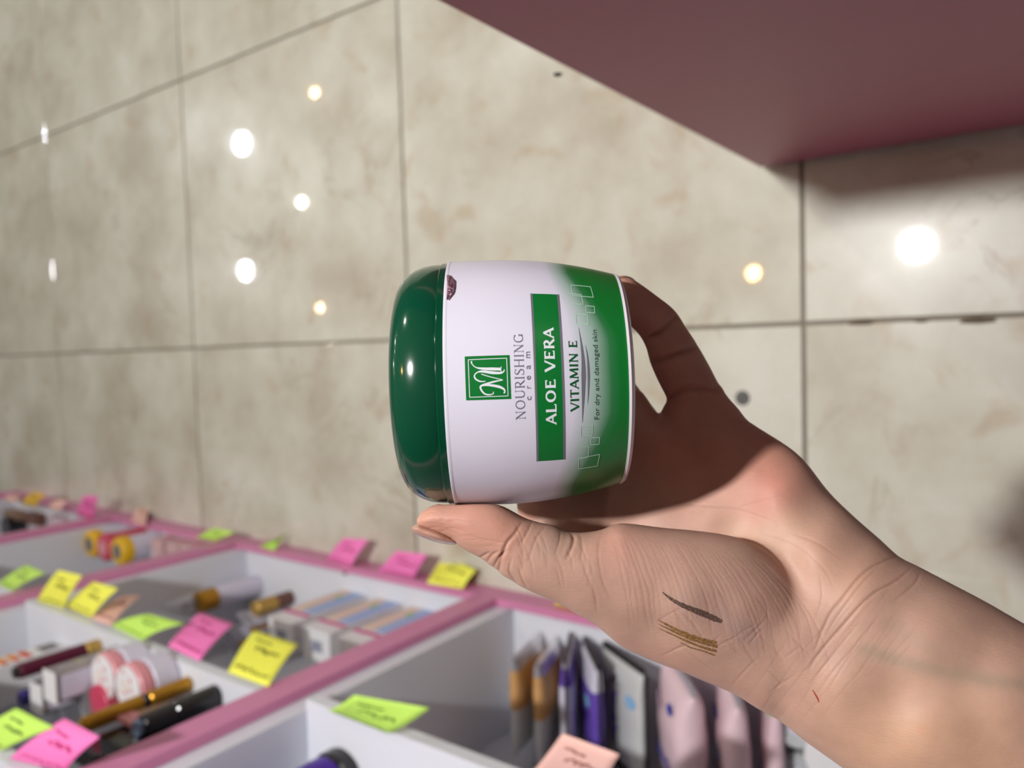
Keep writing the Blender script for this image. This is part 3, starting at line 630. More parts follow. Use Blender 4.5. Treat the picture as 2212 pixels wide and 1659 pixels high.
def skin_material():
    m = bpy.data.materials.new('skin'); m.use_nodes = True; nt = m.node_tree; N = nt.nodes; L = nt.links; p = N['Principled BSDF']
    at = N.new('ShaderNodeAttribute'); at.attribute_name = 'tone'
    tc = N.new('ShaderNodeTexCoord')
    def noise(sc, det=3):
        n = N.new('ShaderNodeTexNoise'); n.inputs['Scale'].default_value = sc; n.inputs['Detail'].default_value = det; L.new(tc.outputs['Object'], n.inputs[0]); return n
    n1 = noise(110, 5); mr = N.new('ShaderNodeMapRange'); L.new(n1.outputs[0], mr.inputs[0]); mr.inputs[1].default_value = .3; mr.inputs[2].default_value = .7; mr.inputs[3].default_value = .93; mr.inputs[4].default_value = 1.06
    vm = N.new('ShaderNodeVectorMath'); vm.operation = 'MULTIPLY'; L.new(at.outputs['Color'], vm.inputs[0]); L.new(mr.outputs[0], vm.inputs[1]); L.new(vm.outputs[0], p.inputs['Base Color'])
    p.inputs['Roughness'].default_value = .56; p.inputs['Specular IOR Level'].default_value = .4
    p.inputs['Subsurface Weight'].default_value = .35; p.inputs['Subsurface Radius'].default_value = (1, .32, .16); p.inputs['Subsurface Scale'].default_value = .0028
    vo = N.new('ShaderNodeTexVoronoi'); vo.inputs['Scale'].default_value = 1300; vo.feature = 'DISTANCE_TO_EDGE'; L.new(tc.outputs['Object'], vo.inputs[0])
    mp = N.new('ShaderNodeMapping'); L.new(tc.outputs['Object'], mp.inputs[0]); mp.inputs['Rotation'].default_value = (0, 0, math.radians(-22)); mp.inputs['Scale'].default_value = (1, .22, .6)
    n3 = N.new('ShaderNodeTexNoise'); n3.inputs['Scale'].default_value = 1500; n3.inputs['Detail'].default_value = 3; L.new(mp.outputs[0], n3.inputs[0])
    ad = N.new('ShaderNodeMath'); ad.operation = 'MULTIPLY_ADD'; L.new(n3.outputs[0], ad.inputs[0]); ad.inputs[1].default_value = 1.0
    sc = N.new('ShaderNodeMath'); sc.operation = 'MULTIPLY'; L.new(vo.outputs['Distance'], sc.inputs[0]); sc.inputs[1].default_value = .35; L.new(sc.outputs[0], ad.inputs[2])
    b = N.new('ShaderNodeBump'); b.inputs['Strength'].default_value = .30; b.inputs['Distance'].default_value = .00028; L.new(ad.outputs[0], b.inputs['Height']); L.new(b.outputs[0], p.inputs['Normal'])
    return m
hand = build_skin('hand', hv, hq, skin_material(), label='open left hand and bare forearm holding the cream jar, palm towards the viewer', category='hand')
# ---- creases and tone, in the frame of the palm
hm = hand.data; nV = len(hm.vertices); co = np.empty(nV * 3, np.float32); hm.vertices.foreach_get('co', co); co = co.reshape(-1, 3)
no = np.empty(nV * 3, np.float32); hm.vertices.foreach_get('normal', no); no = no.reshape(-1, 3)
U = co[:, 0] / co[:, 2] * F + CX; Vv = co[:, 1] / co[:, 2] * F + CY
front = np.clip(-no[:, 2] * 2.2, 0, 1)
disp = np.zeros(nV, np.float32); dark = np.zeros(nV, np.float32)
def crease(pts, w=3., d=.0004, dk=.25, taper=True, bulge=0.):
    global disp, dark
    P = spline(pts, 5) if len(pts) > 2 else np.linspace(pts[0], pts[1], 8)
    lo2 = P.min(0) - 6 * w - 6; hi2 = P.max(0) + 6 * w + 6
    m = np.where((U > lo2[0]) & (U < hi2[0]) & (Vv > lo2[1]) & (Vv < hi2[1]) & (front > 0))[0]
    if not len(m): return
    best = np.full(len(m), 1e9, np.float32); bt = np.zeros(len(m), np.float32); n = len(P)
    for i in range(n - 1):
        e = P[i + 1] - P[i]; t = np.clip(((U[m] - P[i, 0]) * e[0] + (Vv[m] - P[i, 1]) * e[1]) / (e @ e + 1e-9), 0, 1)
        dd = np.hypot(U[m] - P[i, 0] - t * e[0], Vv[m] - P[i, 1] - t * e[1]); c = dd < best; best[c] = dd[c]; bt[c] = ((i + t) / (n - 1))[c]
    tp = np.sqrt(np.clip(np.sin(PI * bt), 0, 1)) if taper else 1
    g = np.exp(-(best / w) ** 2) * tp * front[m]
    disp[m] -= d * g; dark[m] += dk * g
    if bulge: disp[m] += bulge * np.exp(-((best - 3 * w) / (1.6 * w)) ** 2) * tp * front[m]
# flexion creases of the little finger
crease([(1388, 733), (1415, 722), (1440, 706), (1462, 680)], 5, .0007, .5, bulge=.0002); crease([(1400, 728), (1425, 722), (1448, 708)], 4, .0004, .25)
crease([(1404, 786), (1440, 776), (1475, 762), (1508, 746)], 6, .0007, .5, bulge=.0002); crease([(1410, 776), (1445, 768), (1480, 756)], 4, .0005, .25)
crease([(1440, 866), (1470, 848), (1510, 840), (1562, 842)], 6, .0009, .4, bulge=.0002); crease([(1450, 850), (1480, 836), (1515, 828)], 4, .0005, .2)
crease([(1585, 905), (1610, 912), (1640, 908)], 4, .0004, .2)
# wrist
crease([(1952, 1197), (1915, 1210), (1881, 1226), (1849, 1254), (1818, 1294), (1794, 1325), (1772, 1372), (1758, 1413)], 2.6, .00028, .34, bulge=.00006)
crease([(1975, 1221), (1937, 1254), (1881, 1286), (1829, 1341), (1794, 1381), (1762, 1421), (1745, 1450)], 2.6, .00028, .34, bulge=.00006)
crease([(1990, 1235), (1975, 1262), (1930, 1300)], 3, .0002, .15)
crease([(1905, 1215), (1860, 1262), (1815, 1322), (1782, 1372)], 2.2, .00014, .2)
crease([(1860, 1340), (1810, 1400), (1770, 1450), (1740, 1490)], 2.2, .00014, .2); crease([(1900, 1330), (1850, 1390), (1800, 1450), (1765, 1500)], 2.2, .00012, .16)
# thumb
crease([(1128, 1128), (1112, 1153), (1096, 1172), (1084, 1200), (1079, 1222), (1077, 1240)], 2.8, .0004, .4, bulge=.00008)
crease([(1078, 1190), (1062, 1200), (1052, 1215)], 3, .0004, .25); crease([(1095, 1188), (1078, 1205), (1066, 1226)], 3, .0005, .25); crease([(1060, 1192), (1045, 1200), (1034, 1206)], 2.5, .0004, .25)
crease([(1105, 1205), (1100, 1235), (1118, 1262)], 2.5, .0003, .2); crease([(1120, 1225), (1128, 1252), (1140, 1270)], 2.5, .0003, .15)
crease([(1182, 1132), (1160, 1160), (1148, 1190), (1140, 1215)], 2.4, .00015, .2); crease([(1150, 1126), (1138, 1152), (1120, 1182)], 2.5, .0002, .15)
crease([(1232, 1148), (1239, 1162), (1236, 1180), (1222, 1210)], 3, .0004, .35, bulge=.00008); crease([(1252, 1152), (1258, 1180), (1252, 1215)], 2.4, .00015, .2); crease([(1212, 1142), (1208, 1170), (1198, 1200)], 2.4, .00015, .15)
crease([(1300, 1146), (1292, 1190), (1300, 1250), (1320, 1300)], 2.4, .00012, .2)
# lines on the hypothenar and palm
crease([(1455, 1092), (1520, 1092), (1600, 1102), (1680, 1130)], 2.2, .00012, .15); crease([(1690, 1068), (1640, 1082), (1590, 1098)], 2.2, .0001, .12)
crease([(1700, 1150), (1760, 1170), (1820, 1210)], 2.2, .00012, .15); crease([(1640, 1150), (1720, 1180), (1780, 1230), (1800, 1270)], 2.2, .00012, .15)
crease([(1770, 1240), (1775, 1290), (1760, 1340)], 2.2, .0001, .15)
R = random.Random(11)
# fine wrinkles fanning over the ball of the thumb, and crossing ones near the wrist and forearm
for k in range(34):
    s = k / 33; x0 = 1318 + 330 * s; y0 = 1140 + 55 * s ** 2.2
    pts = []; L_ = 250 - 40 * abs(s - .5) + R.uniform(-40, 30); lean = .20 + .36 * s
    for i in range(6):
        t = i / 5; pts.append((x0 + R.uniform(-3, 3) + lean * L_ * t + 26 * math.sin(PI * t) * (.3 + s), y0 + 18 + (L_ - 10) * t * .96))
    crease(pts, R.uniform(1.3, 2.2), R.uniform(.00003, .00013), R.uniform(.05, .2))
for k in range(22):
    x = R.uniform(1400, 1740); y = 1330 + (x - 1400) * .28 + R.uniform(-40, 70); a = R.uniform(-.9, -.35) if k % 2 else R.uniform(.5, 1.1); l = R.uniform(20, 50)
    crease([(x - l * math.cos(a), y - l * math.sin(a)), (x, y + R.uniform(-3, 3)), (x + l * math.cos(a), y + l * math.sin(a))], 1.8, .00014, .10)
for k in range(30):
    x = 1720 + R.uniform(-70, 230); y = 1440 - (x - 1720) * .55 + R.uniform(-60, 110); l = R.uniform(40, 100); a = -.95 + R.uniform(-.12, .12)
    crease([(x - l * math.cos(a), y - l * math.sin(a)), (x, y + R.uniform(-4, 4)), (x + l * math.cos(a), y + l * math.sin(a))], 1.7, R.uniform(.00002, .00008), R.uniform(.05, .16))
for k in range(16):
    x = R.uniform(1110, 1300); y = 1150 + (x - 1100) * .28 + R.uniform(0, 90); l = R.uniform(18, 42)
    crease([(x - l * .35, y - l), (x + R.uniform(-3, 3), y), (x + l * .15, y + l)], 2, .00013, .10)
for k in range(14):
    x = R.uniform(930, 1090); y = 1110 + (x - 930) * .22 + R.uniform(-10, 45); l = R.uniform(15, 34)
    crease([(x - l, y + 4), (x, y + R.uniform(-3, 3)), (x + l, y + 9)], 1.8, .0001, .06)
disp = np.maximum(disp, -.0014)
co2 = co + no * disp[:, None]
# tone: skin colour and its own patches (veins, ruddy spots)
tone = np.tile(np.array(srgb(188, 150, 131)[:3], np.float32), (nV, 1))
def splat(pts, s, col, a):
    P = np.array(pts, float); g = np.zeros(nV, np.float32)
    for i in range(max(1, len(P) - 1)):
        p0 = P[i]; e = (P[i + 1] - p0) if len(P) > 1 else np.array([0, 0.]); t = np.clip(((U - p0[0]) * e[0] + (Vv - p0[1]) * e[1]) / (e @ e + 1e-9), 0, 1)
        g = np.maximum(g, np.exp(-(np.hypot(U - p0[0] - t * e[0], Vv - p0[1] - t * e[1]) / s) ** 2))
    g = (g * a)[:, None]; tone[:] = tone * (1 - g) + np.array(srgb(*col)[:3], np.float32) * g
splat([(940, 1120), (1080, 1140)], 60, (196, 128, 108), .5); splat([(1380, 660), (1500, 880)], 110, (172, 108, 88), .55); splat([(1450, 980), (1640, 1010)], 110, (186, 118, 98), .6)
splat([(1680, 1060), (1640, 1110)], 45, (198, 130, 114), .5); splat([(1400, 1190), (1640, 1260)], 90, (200, 158, 142), .5); splat([(1330, 1180)], 60, (202, 142, 124), .4)
splat([(1560, 1330), (1620, 1370)], 34, (172, 142, 134), .5); splat([(1480, 1300)], 40, (176, 150, 140), .35); splat([(1190, 1180)], 30, (176, 146, 132), .4)
splat([(1868, 1402), (1960, 1432), (2060, 1458), (2230, 1482), (2500, 1600)], 17, (150, 136, 116), .55); splat([(1930, 1350), (2010, 1400), (2080, 1450)], 22, (168, 144, 124), .4); splat([(2000, 1270), (2040, 1300)], 30, (178, 146, 126), .4)
splat([(1740, 1190), (1850, 1240)], 60, (202, 156, 132), .4); splat([(1600, 1160), (1690, 1150)], 50, (206, 172, 144), .4); splat([(1990, 1575)], 14, (200, 142, 112), .4); splat([(1900, 1600), (2100, 1620)], 120, (206, 164, 126), .4)
splat([(1345, 1400), (1480, 1450), (1640, 1520)], 26, (186, 138, 118), .4)
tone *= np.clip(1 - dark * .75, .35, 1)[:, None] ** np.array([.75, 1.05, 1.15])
ca = hm.color_attributes.new('tone', 'FLOAT_COLOR', 'POINT'); ca.data.foreach_set('color', np.concatenate([tone, np.ones((nV, 1))], 1).astype(np.float32).ravel())
hm.vertices.foreach_set('co', cam2world(co2).astype(np.float32).ravel()); hm.update()

# nails
def nail(poly, ctrl, box_lo, box_hi, h, m, **kw):
    s = Slab(poly, ctrl, 20.)
    a = [np.arange(l, u, h, dtype=np.float32) for l, u in zip(box_lo, box_hi)]
    Xn, Yn = np.meshgrid(a[0], a[1], indexing='ij'); f = np.stack([s.field(Xn / z * F + CX, Yn / z * F + CY, z) for z in a[2]], -1)
    v, q = surface_nets(f, np.array(box_lo, float), h); return build_skin('fingernail', cam2world(v), q, m, hand, 1, 3, **kw)
M_nail = mat('nail', srgb(186, 142, 122), .22, coat=.5, sss=.2, var=.1, vscale=60)
STEP = 1.0; X0, Y0, X1, Y1 = 870, 1100, 1010, 1200
gu = np.arange(X0, X1, STEP, dtype=np.float32); gv = np.arange(Y0, Y1, STEP, dtype=np.float32)
nail([(889, 1143), (890, 1137), (897, 1133), (906, 1131), (925, 1138), (950, 1147), (972, 1158), (986, 1168), (984, 1176), (960, 1175), (935, 1169), (910, 1160), (895, 1151)],
     [(900, 1142, .2575, .0062, .0022), (940, 1156, .2572, .0068, .0022), (980, 1170, .2565, .0050, .0022)], (-.036, .043, .247), (-.016, .058, .268), .00035, M_nail, label='thumbnail with a thin pale free edge')
X0, Y0, X1, Y1 = 1310, 575, 1410, 650
gu = np.arange(X0, X1, STEP, dtype=np.float32); gv = np.arange(Y0, Y1, STEP, dtype=np.float32)
nail([(1328, 600), (1338, 596), (1350, 595), (1362, 598), (1372, 605), (1379, 616), (1368, 616), (1350, 612), (1332, 612)], [(1340, 604, .2835, .0060, .0020), (1370, 609, .2850, .0045, .0018)],
     (.033, -.043, .274), (.052, -.032, .296), .0004, mat('nail_dark', srgb(150, 112, 88), .25, coat=.4), label='short nail of the little finger')

# pencil swatches and scratch lying on the skin
from mathutils.bvhtree import BVHTree
bv = BVHTree.FromObject(hand, bpy.context.evaluated_depsgraph_get())
def on_skin(q, lift=.00012):
    d = Vector(ray(q)); d.normalize(); h_, n_, i_, _ = bv.ray_cast(Vector(CAM), d)
    return (h_ - d * lift) if h_ else Vector(CAM) + d * .25
def swatch(name, pts, w, m, rag=.6, n=14, **kw):
    P = spline(pts, n); wn = np.interp(np.linspace(0, 1, len(P)), np.linspace(0, 1, len(w)), w)
    wn = wn * (1 - rag * .5 + rag * np.array([R.random() for _ in P])); V, Fq = ribbon2d(P, list(wn), lambda x, y: on_skin((x, y)))
    mesh(name, V, Fq, m, hand, True, **kw)
M_b = mat('brow_pencil', srgb(104, 78, 66), .6, var=.5, vscale=1500, bump=.4, bscale=2500); M_g = mat('golden_brow_pencil', srgb(142, 102, 56), .55, var=.5, vscale=1500); M_r = mat('scratch_red', srgb(160, 66, 50), .5)
def c8(x, y): return (1340 + x / 5.531, 1200 + y / 5.531)
swatch('pencil_swatch', [c8(505, 440), c8(600, 515), c8(720, 585), c8(860, 645), c8(1000, 700), c8(1120, 752), c8(1212, 790)], [2, 6, 9, 11, 13, 12, 7], M_b, .35, label='dark brown pencil stroke')
for pts, w in (([(445, 765), (560, 830), (700, 900), (860, 965), (1010, 1015), (1148, 1045)], [1, 4, 6, 6, 7, 7]), ([(460, 822), (580, 880), (720, 945), (880, 1010), (1030, 1060), (1160, 1092)], [1, 3, 5, 6, 5, 5]),
               ([(460, 872), (600, 935), (740, 1000), (880, 1060), (1020, 1110), (1150, 1145)], [1, 2.5, 3.5, 4, 5, 5]), ([(720, 1040), (840, 1100), (980, 1140), (1130, 1195)], [1, 2.5, 2.5, 3])):
    swatch('pencil_swatch', [c8(*q) for q in pts], w, M_g, .7, label='thin golden brown pencil line')
swatch('scratch', [(1755, 1490), (1761, 1500), (1766, 1509), (1769, 1517)], [1, 3, 3.4, 1.5], M_r, .3, 6, label='short red scratch at the wrist')

# ---------------------------------------------------------------- goods on the shelves
def project(P): c = (np.asarray(P) - CAM) @ B; return c[0] / c[2] * F + CX, c[1] / c[2] * F + CY
def m_(n, c, r=.4, **k): return mat(n, srgb(*c), r, **k)
M_red = m_('rose_plastic', (206, 70, 100), .35); M_yel = m_('yellow_plastic', (240, 190, 30), .35); M_greyp = m_('grey_print', (120, 118, 120), .5)
M_blk = m_('gloss_black', (18, 16, 20), .22, coat=.4); M_mar = m_('maroon_card', (88, 18, 48), .4); M_card = m_('white_card', (232, 230, 232), .5)
M_ppk = m_('pale_pink_plastic', (224, 150, 158), .4); M_lav = m_('lavender_white', (216, 212, 228), .4); M_blue = m_('blue_print', (164, 190, 232), .5)
M_peach = m_('peach_print', (232, 208, 188), .5); M_mag = m_('magenta_print', (206, 80, 140), .5); M_dred = m_('red_dot', (214, 84, 64), .5); M_or = m_('orange_dot', (236, 150, 60), .5)
M_purp = m_('purple_film', (104, 76, 176), .35); M_dpurp = m_('violet_plastic', (70, 20, 150), .3); M_tan = m_('tan_film', (206, 158, 100), .4, bump=.3, bscale=80)
M_seal = m_('black_seal', (34, 36, 34), .5); M_lbl = m_('sky_blue_dot', (140, 190, 232), .5); M_ink = m_('dark_ink', (70, 64, 90), .5); M_bink = m_('royal_blue_ink', (44, 60, 176), .5)
M_cot = m_('pink_cotton_film', (236, 206, 214), .35, bump=.3, bscale=60, var=.06, vscale=30); M_frost = m_('frosted_lid', (196, 198, 200), .25, bump=.1); M_grn = m_('green_plastic', (120, 196, 100), .4)
M_brown = m_('brown_plastic', (112, 74, 62), .4); M_ggold = m_('gold_glitter', (196, 160, 84), .35, metal=.5); M_navy = m_('dark_blue_plastic', (52, 40, 120), .4); M_film = m_('clear_film', (206, 204, 214), .15, trans=.5, ior=1.15, bump=.5, bscale=70)
M_tbrown = m_('tan_card', (150, 122, 100), .5)
def thing(name, x, y, z, label, cat, group=None, rz=0, tilt=(0, 0)):
    return empty(name, (x, y, z), (tilt[0], tilt[1], rz), label=label, category=cat, group=group)
def cyl(name, r, z0, z1, m, par, n=32, b=.0015, **k):
    b = min(b, r * .4, (z1 - z0) * .4)
    return lathe(name, [(0, z0), (r - b, z0), (r, z0 + b), (r, z1 - b), (r - b, z1), (0, z1)], m, par, n, **k)
def gx(q, z, lo=-.56, hi=-.425):
    p = onZ(q, z); return min(max(p[0], lo), hi), p[1]
FL = ZB + .0005; F2 = ZS[2] + .0005; F3 = ZS[3] + .0005
# --- middle bay, bottom compartment
x, y = gx((556, 1262), FL); y = min(y, 1.39)
t = thing('lotion_tube', x, y, FL, 'white lotion tube with a gold cap standing by the middle post', 'tube')
zc = onY((462, 1282), y)[2] - FL; zt = onY((425, 1292), y)[2] - FL
cyl('tube_body', .0215, 0, zc, M_lav, t); lathe('cap', [(.0218, zc), (.022, zc + .004), (.021, zt - .004), (.017, zt), (.009, zt + .002), (0, zt + .002)], M_gold, t, 32); cyl('spout', .008, zt + .002, zt + .026, M_clear, t)
x, y = gx((628, 1290), FL)
t = thing('lip_gloss', x, y, FL, 'stubby brown bottle with a gold cap right of the white tube', 'bottle')
cyl('bottle', .014, 0, .04, M_brown, t); cyl('cap', .015, .04, .085, M_ggold, t); cyl('collar', .0145, .037, .043, M_gold, t)
for k, (q, h) in enumerate((((620, 1318), .105), ((600, 1345), .11), ((585, 1372), .10))):
    x, y = gx(q, FL, -.59)
    t = thing('film_sachet', x, y, FL, ['upright clear sachet with gold edge, nearest the plinth', 'upright clear sachet with gold edge, middle of the three', 'upright clear sachet with gold edge, farthest back'][k], 'sachet', 'clear sachets behind the pink and yellow stickers', rz=-.5, tilt=(0, .1))
    box('film', -.002, .002, -.026, .026, 0, h, M_film, t, .0012); box('gold_edge', -.0028, .0028, -.029, -.021, 0, h, M_gold, t, .001); box('inner_card', .0022, .0030, -.016, .016, .01, h - .02, M_lav, t, 0)
x, y = gx((690, 1392), FL + .05, -.58)
t = thing('gold_compact', x, y, FL, 'small orange gold pot behind the first white box', 'pot')
cyl('pot', .018, 0, .035, M_brown, t); cyl('lid', .0185, .035, .055, M_ggold, t)
for k, (qa, qb) in enumerate((((738, 1274), (797, 1290)), ((812, 1297), (874, 1312)), ((890, 1318), (950, 1333)))):
    ya = onZ(qa, FL)[1]; yb = onZ(qb, FL)[1]; w = .066; yc = (ya + yb) / 2
    t = thing('carton', -.476, yc, FL, ['white carton with blue and peach label, leftmost of the three', 'white carton with blue and peach label, middle of the three', 'white carton with blue and peach label, next to the thick pink post'][k], 'box', 'white cartons in the middle bay')
    hh = .168; box('carton_body', -.026, .026, -w / 2, w / 2, 0, hh, M_card, t, .0012)
    box('peach_panel', .0262, .0268, .002, w / 2 - .003, .004, hh * .72, M_peach, t, 0); box('blue_panel', .0262, .0268, -w / 2 + .003, .0015, .004, hh * .72, M_blue, t, 0)
    box('pink_stripe', .0262, .027, -w / 2, w / 2, hh * .76, hh * .82, M_mag, t, 0); box('end_print', -.010, .008, -.014, .012, hh, hh + .0004, m_('grey_blue_print', (148, 150, 168), .5), t, 0)
    box('green_leaf', .0268, .0272, -.004, .006, .03, .045, M_grn, t, 0)
# --- middle bay, shelf with the make-up
def pot2(q, k):
    x, y = gx(q, F2 + .05, -.57)
    t = thing('cream_pot', x, y, F2, ['pink and white pot with a dotted lid, the left one', 'pink and white pot with a dotted lid, beside the gold tube'][k], 'pot', 'dotted pots on the make-up shelf')
    cyl('pot_base', .033, 0, .034, M_lav, t, 40, .003); cyl('pot_collar', .0325, .034, .052, M_ppk, t, 40, .003); l = cyl('lid', .030, .052, .0555, M_card, t, 40)
    for i in range(9):
        a = i * 2.4; rr = .0035 + .0026 * i
        cyl('lid_dot', .0032, .0555, .0561, M_ppk if i % 3 else M_peach, l, 12, .0002, loc=(rr * math.cos(a), rr * math.sin(a), 0))
pot2((228, 1442), 0); pot2((282, 1466), 1)
def stick(q_base, q_top, r, name, label, cat, segs, z0=F2, lo=-.58):
    x, y = gx(q_base, z0, lo); zt = onY(q_top, y)[2] - z0; t = thing(name, x, y, z0, label, cat)
    for nm, a, b, rr, m in segs: cyl(nm, r * rr, a * zt, b * zt, m, t)
    return t, zt
stick((408, 1458), (170, 1555), .0098, 'gloss_tube', 'slim gold tube standing between the dotted pots and the black mascara', 'tube',
      [('cap', 0, .40, 1, M_gold), ('neck', .40, .46, .9, M_blk), ('tube_body', .46, .97, 1, M_gold), ('end_plug', .97, 1, .7, M_ggold)])
stick((466, 1466), (290, 1545), .0135, 'mascara', 'thick black mascara tube next to the slim gold one', 'tube',
      [('cap', 0, .55, 1, M_blk), ('tube_body', .55, .93, .96, M_cap), ('end_plug', .93, 1, .7, m_('smoky_plastic', (120, 140, 170), .1))])
stick((214, 1386), (28, 1440), .0105, 'lip_pencil', 'maroon stick with a gold foot at the back of the make-up shelf', 'tube',
      [('gold_foot', 0, .18, 1, M_ggold), ('stick_body', .18, .95, 1, M_mar), ('end_plug', .95, 1, .8, M_blk)])
x, y = gx((100, 1362), F2, -.58)
t = thing('blister_pack', -.50, 1.345, F2, 'clear blister with a black capped lipstick against the left wall', 'pack', rz=0)
box('blister', -.016, .016, -.014, .014, 0, .15, M_film, t, .003); cyl('lipstick_cap', .010, .085, .15, M_blk, t); box('backing_card', -.022, .022, -.0165, -.0145, 0, .17, M_card, t, .0005)
t = thing('shade_card', -.475, 1.285, F2, 'white card box printed with red and orange shade dots', 'box')
box('box_body', -.030, .030, -.022, .022, 0, .135, M_card, t, .001)
for i in range(3):
    for j in range(3):
        cyl('shade_dot', .006, 0, .0007, [M_dred, M_or, M_or][j] if i else M_dred, t, 14, .0002, axis='X', loc=(.0302, -.012 + .012 * j, .055 + .016 * i))
box('side_print', .0302, .0306, -.015, .015, .01, .035, M_greyp, t, 0)
for k, q in enumerate(((158, 1466), (128, 1492))):
    x, y = gx(q, F2 + .07, -.58)
    t = thing('clear_case', x, y, F2, ['clear plastic case with cream edges beside the maroon stick', 'clear plastic case with cream edges, farther back'][k], 'case', 'clear cases on the make-up shelf')
    box('case_body', -.020, .020, -.017, .017, 0, .098, M_clear, t, .002)
    for i in range(4): box('inner_strip', -.016, .016, -.018 + .010 * i, -.0155 + .010 * i, .004, .092, M_peach if i % 2 else M_lav, t, .0004)
    box('top_edge', -.021, .021, -.018, .018, .098, .100, M_card, t, .001)
x, y = gx((196, 1516), F2 + .06, -.585)
t = thing('blusher_case', x, y - .02, F2, 'rounded pink case behind the gold tube', 'case'); cyl('case_base', .026, 0, .022, M_ppk, t); cyl('lid', .027, .022, .06, M_red, t)
x, y = gx((455, 1520), F2, -.50)
t = thing('powder_palette', x, y, F2, 'black palette box with silver lettering leaning beside the thick pink post', 'box', tilt=(0, -.05))
box('palette_body', -.011, .011, -.028, .028, 0, .125, M_blk, t, .003)
R2 = random.Random(5); acc = Acc()
acc.add(*ribbon2d(spline([(.02 + .004 * i, .008 * (1 if i % 2 else -1) * R2.random()) for i in range(17)], 4), .0016, lambda a, b: (.0116, b - .004, a + .02)))
mesh('silver_script', acc.V, acc.F, M_silver, t)
x, y = gx((330, 1560), F2 + .07, -.585)
t = thing('powder_sachet', x, y, F2, 'tan and pink flat packet behind the black palette', 'packet', tilt=(0, .1)); box('packet', -.003, .003, -.024, .024, 0, .10, M_tbrown, t, .002); box('pink_band', -.0034, .0034, -.0245, .0245, .08, .10, M_ppk, t, .001)
x, y = gx((250, 1620), F2 + .07, -.54)
t = thing('black_pouch', x, y, F2, 'black pouch with painted orange glints nearest the bottom edge', 'pouch', tilt=(0, .05)); box('pouch', -.012, .012, -.03, .03, 0, .11, M_blk, t, .006)
for i in range(4): box('orange_glint', .0122, .0128, -.022 + .012 * i, -.017 + .012 * i, .03 + .012 * i, .038 + .012 * i, M_or, t, 0)  # glints on the black pouch, put on as small orange plates
x, y = gx((60, 1505), F2 + .09, -.585)
t = thing('nail_lacquer', x, y, F2, 'dark violet bottle at the back left of the make-up shelf', 'bottle'); cyl('bottle', .018, 0, .05, M_navy, t); cyl('cap', .011, .05, .10, M_navy, t); box('orange_label', .0178, .0186, -.006, .006, .012, .03, M_or, t, 0)
x, y = gx((118, 1540), F2 + .10, -.57)
t = thing('maroon_case', x, y, F2, 'maroon hinged case with clear lid behind the green corner sticker', 'case', rz=.4); box('case_base', -.02, .02, -.014, .014, 0, .055, M_mar, t, .002); box('lid', -.021, .021, -.0145, .0145, .055, .064, M_clear, t, .002)
# --- left bay (beyond the middle post)
for k, (q, m1, m2) in enumerate((((190, 1176), M_yel, M_greyp), ((219, 1183), M_red, M_ppk), ((251, 1187), M_yel, M_greyp))):
    x, y = (-.443, 1.903 - .0665 * k)
    t = thing('round_pot', x, y, FL, ['yellow rimmed round pot, the one farther from the middle post', 'rose red round pot between the two yellow ones', 'yellow rimmed round pot, the one nearer the middle post'][k], 'pot', 'round pots in the left bay')
    cyl('pot', .030, 0, .072, M_lav if k != 1 else m1, t); cyl('rim', .0325, .070, .099, m1, t, b=.005); cyl('lid_centre', .018, .0985, .1005, m2, t)
for k, q in enumerate(((272, 1204), (288, 1206), (305, 1194), (282, 1188), (331, 1198))):
    x, y = gx(q, FL + .045, -.585)
    t = thing('bead_bottle', x, y, FL, ['tiny clear bottle with a pearly knob, nearest the shelf above', 'tiny clear pearly bottle, second nearest the thick post', 'tiny clear pearly bottle in front of the pink cartons', 'tiny clear pearly bottle touching the yellow pot', 'tiny clear pearly bottle beside the first pink carton'][k], 'bottle', 'tiny pearly bottles in the left bay'); cyl('bottle', .010, 0, .028, M_clear, t)
    lathe('knob', [(.004, .028), (.009, .033), (.011, .040), (.009, .047), (0, .050)], m_('pearl', (226, 208, 220), .15, coat=.5) if k < 1 else bpy.data.materials['pearl'], t, 20)
for k, q in enumerate(((352, 1182), (385, 1190), (415, 1196))):
    x, y = gx(q, FL + .03, -.56)
    t = thing('pink_carton', x, y, FL, ['pale pink carton beside the tiny bottles', 'pale pink carton in the middle of its row', 'pale pink carton against the middle post'][k], 'box', 'pale pink cartons in the left bay'); box('carton_body', -.02, .02, -.024, .024, 0, .045, m_('dusty_pink_card', (214, 178, 180), .5) if k == 0 else bpy.data.materials['dusty_pink_card'], t, .001); box('front_print', .0202, .0208, -.014, .014, .01, .03, M_ppk, t, 0)
for k, (q, m1) in enumerate((((232, 1146), M_greyp), ((256, 1151), M_brown), ((296, 1160), M_greyp), ((318, 1164), M_tbrown))):
    x, y = gx(q, FL, -.47, -.42)
    t = thing('sample_vial', x, y, FL, ['grey vial at the front of the left bay, farthest', 'brown vial at the front of the left bay', 'grey vial at the front of the left bay, third along', 'tan vial at the front of the left bay, nearest'][k], 'vial', 'small vials at the front of the left bay'); cyl('vial', .009, 0, .022, m1, t); cyl('cap', .007, .022, .032, M_blk, t)
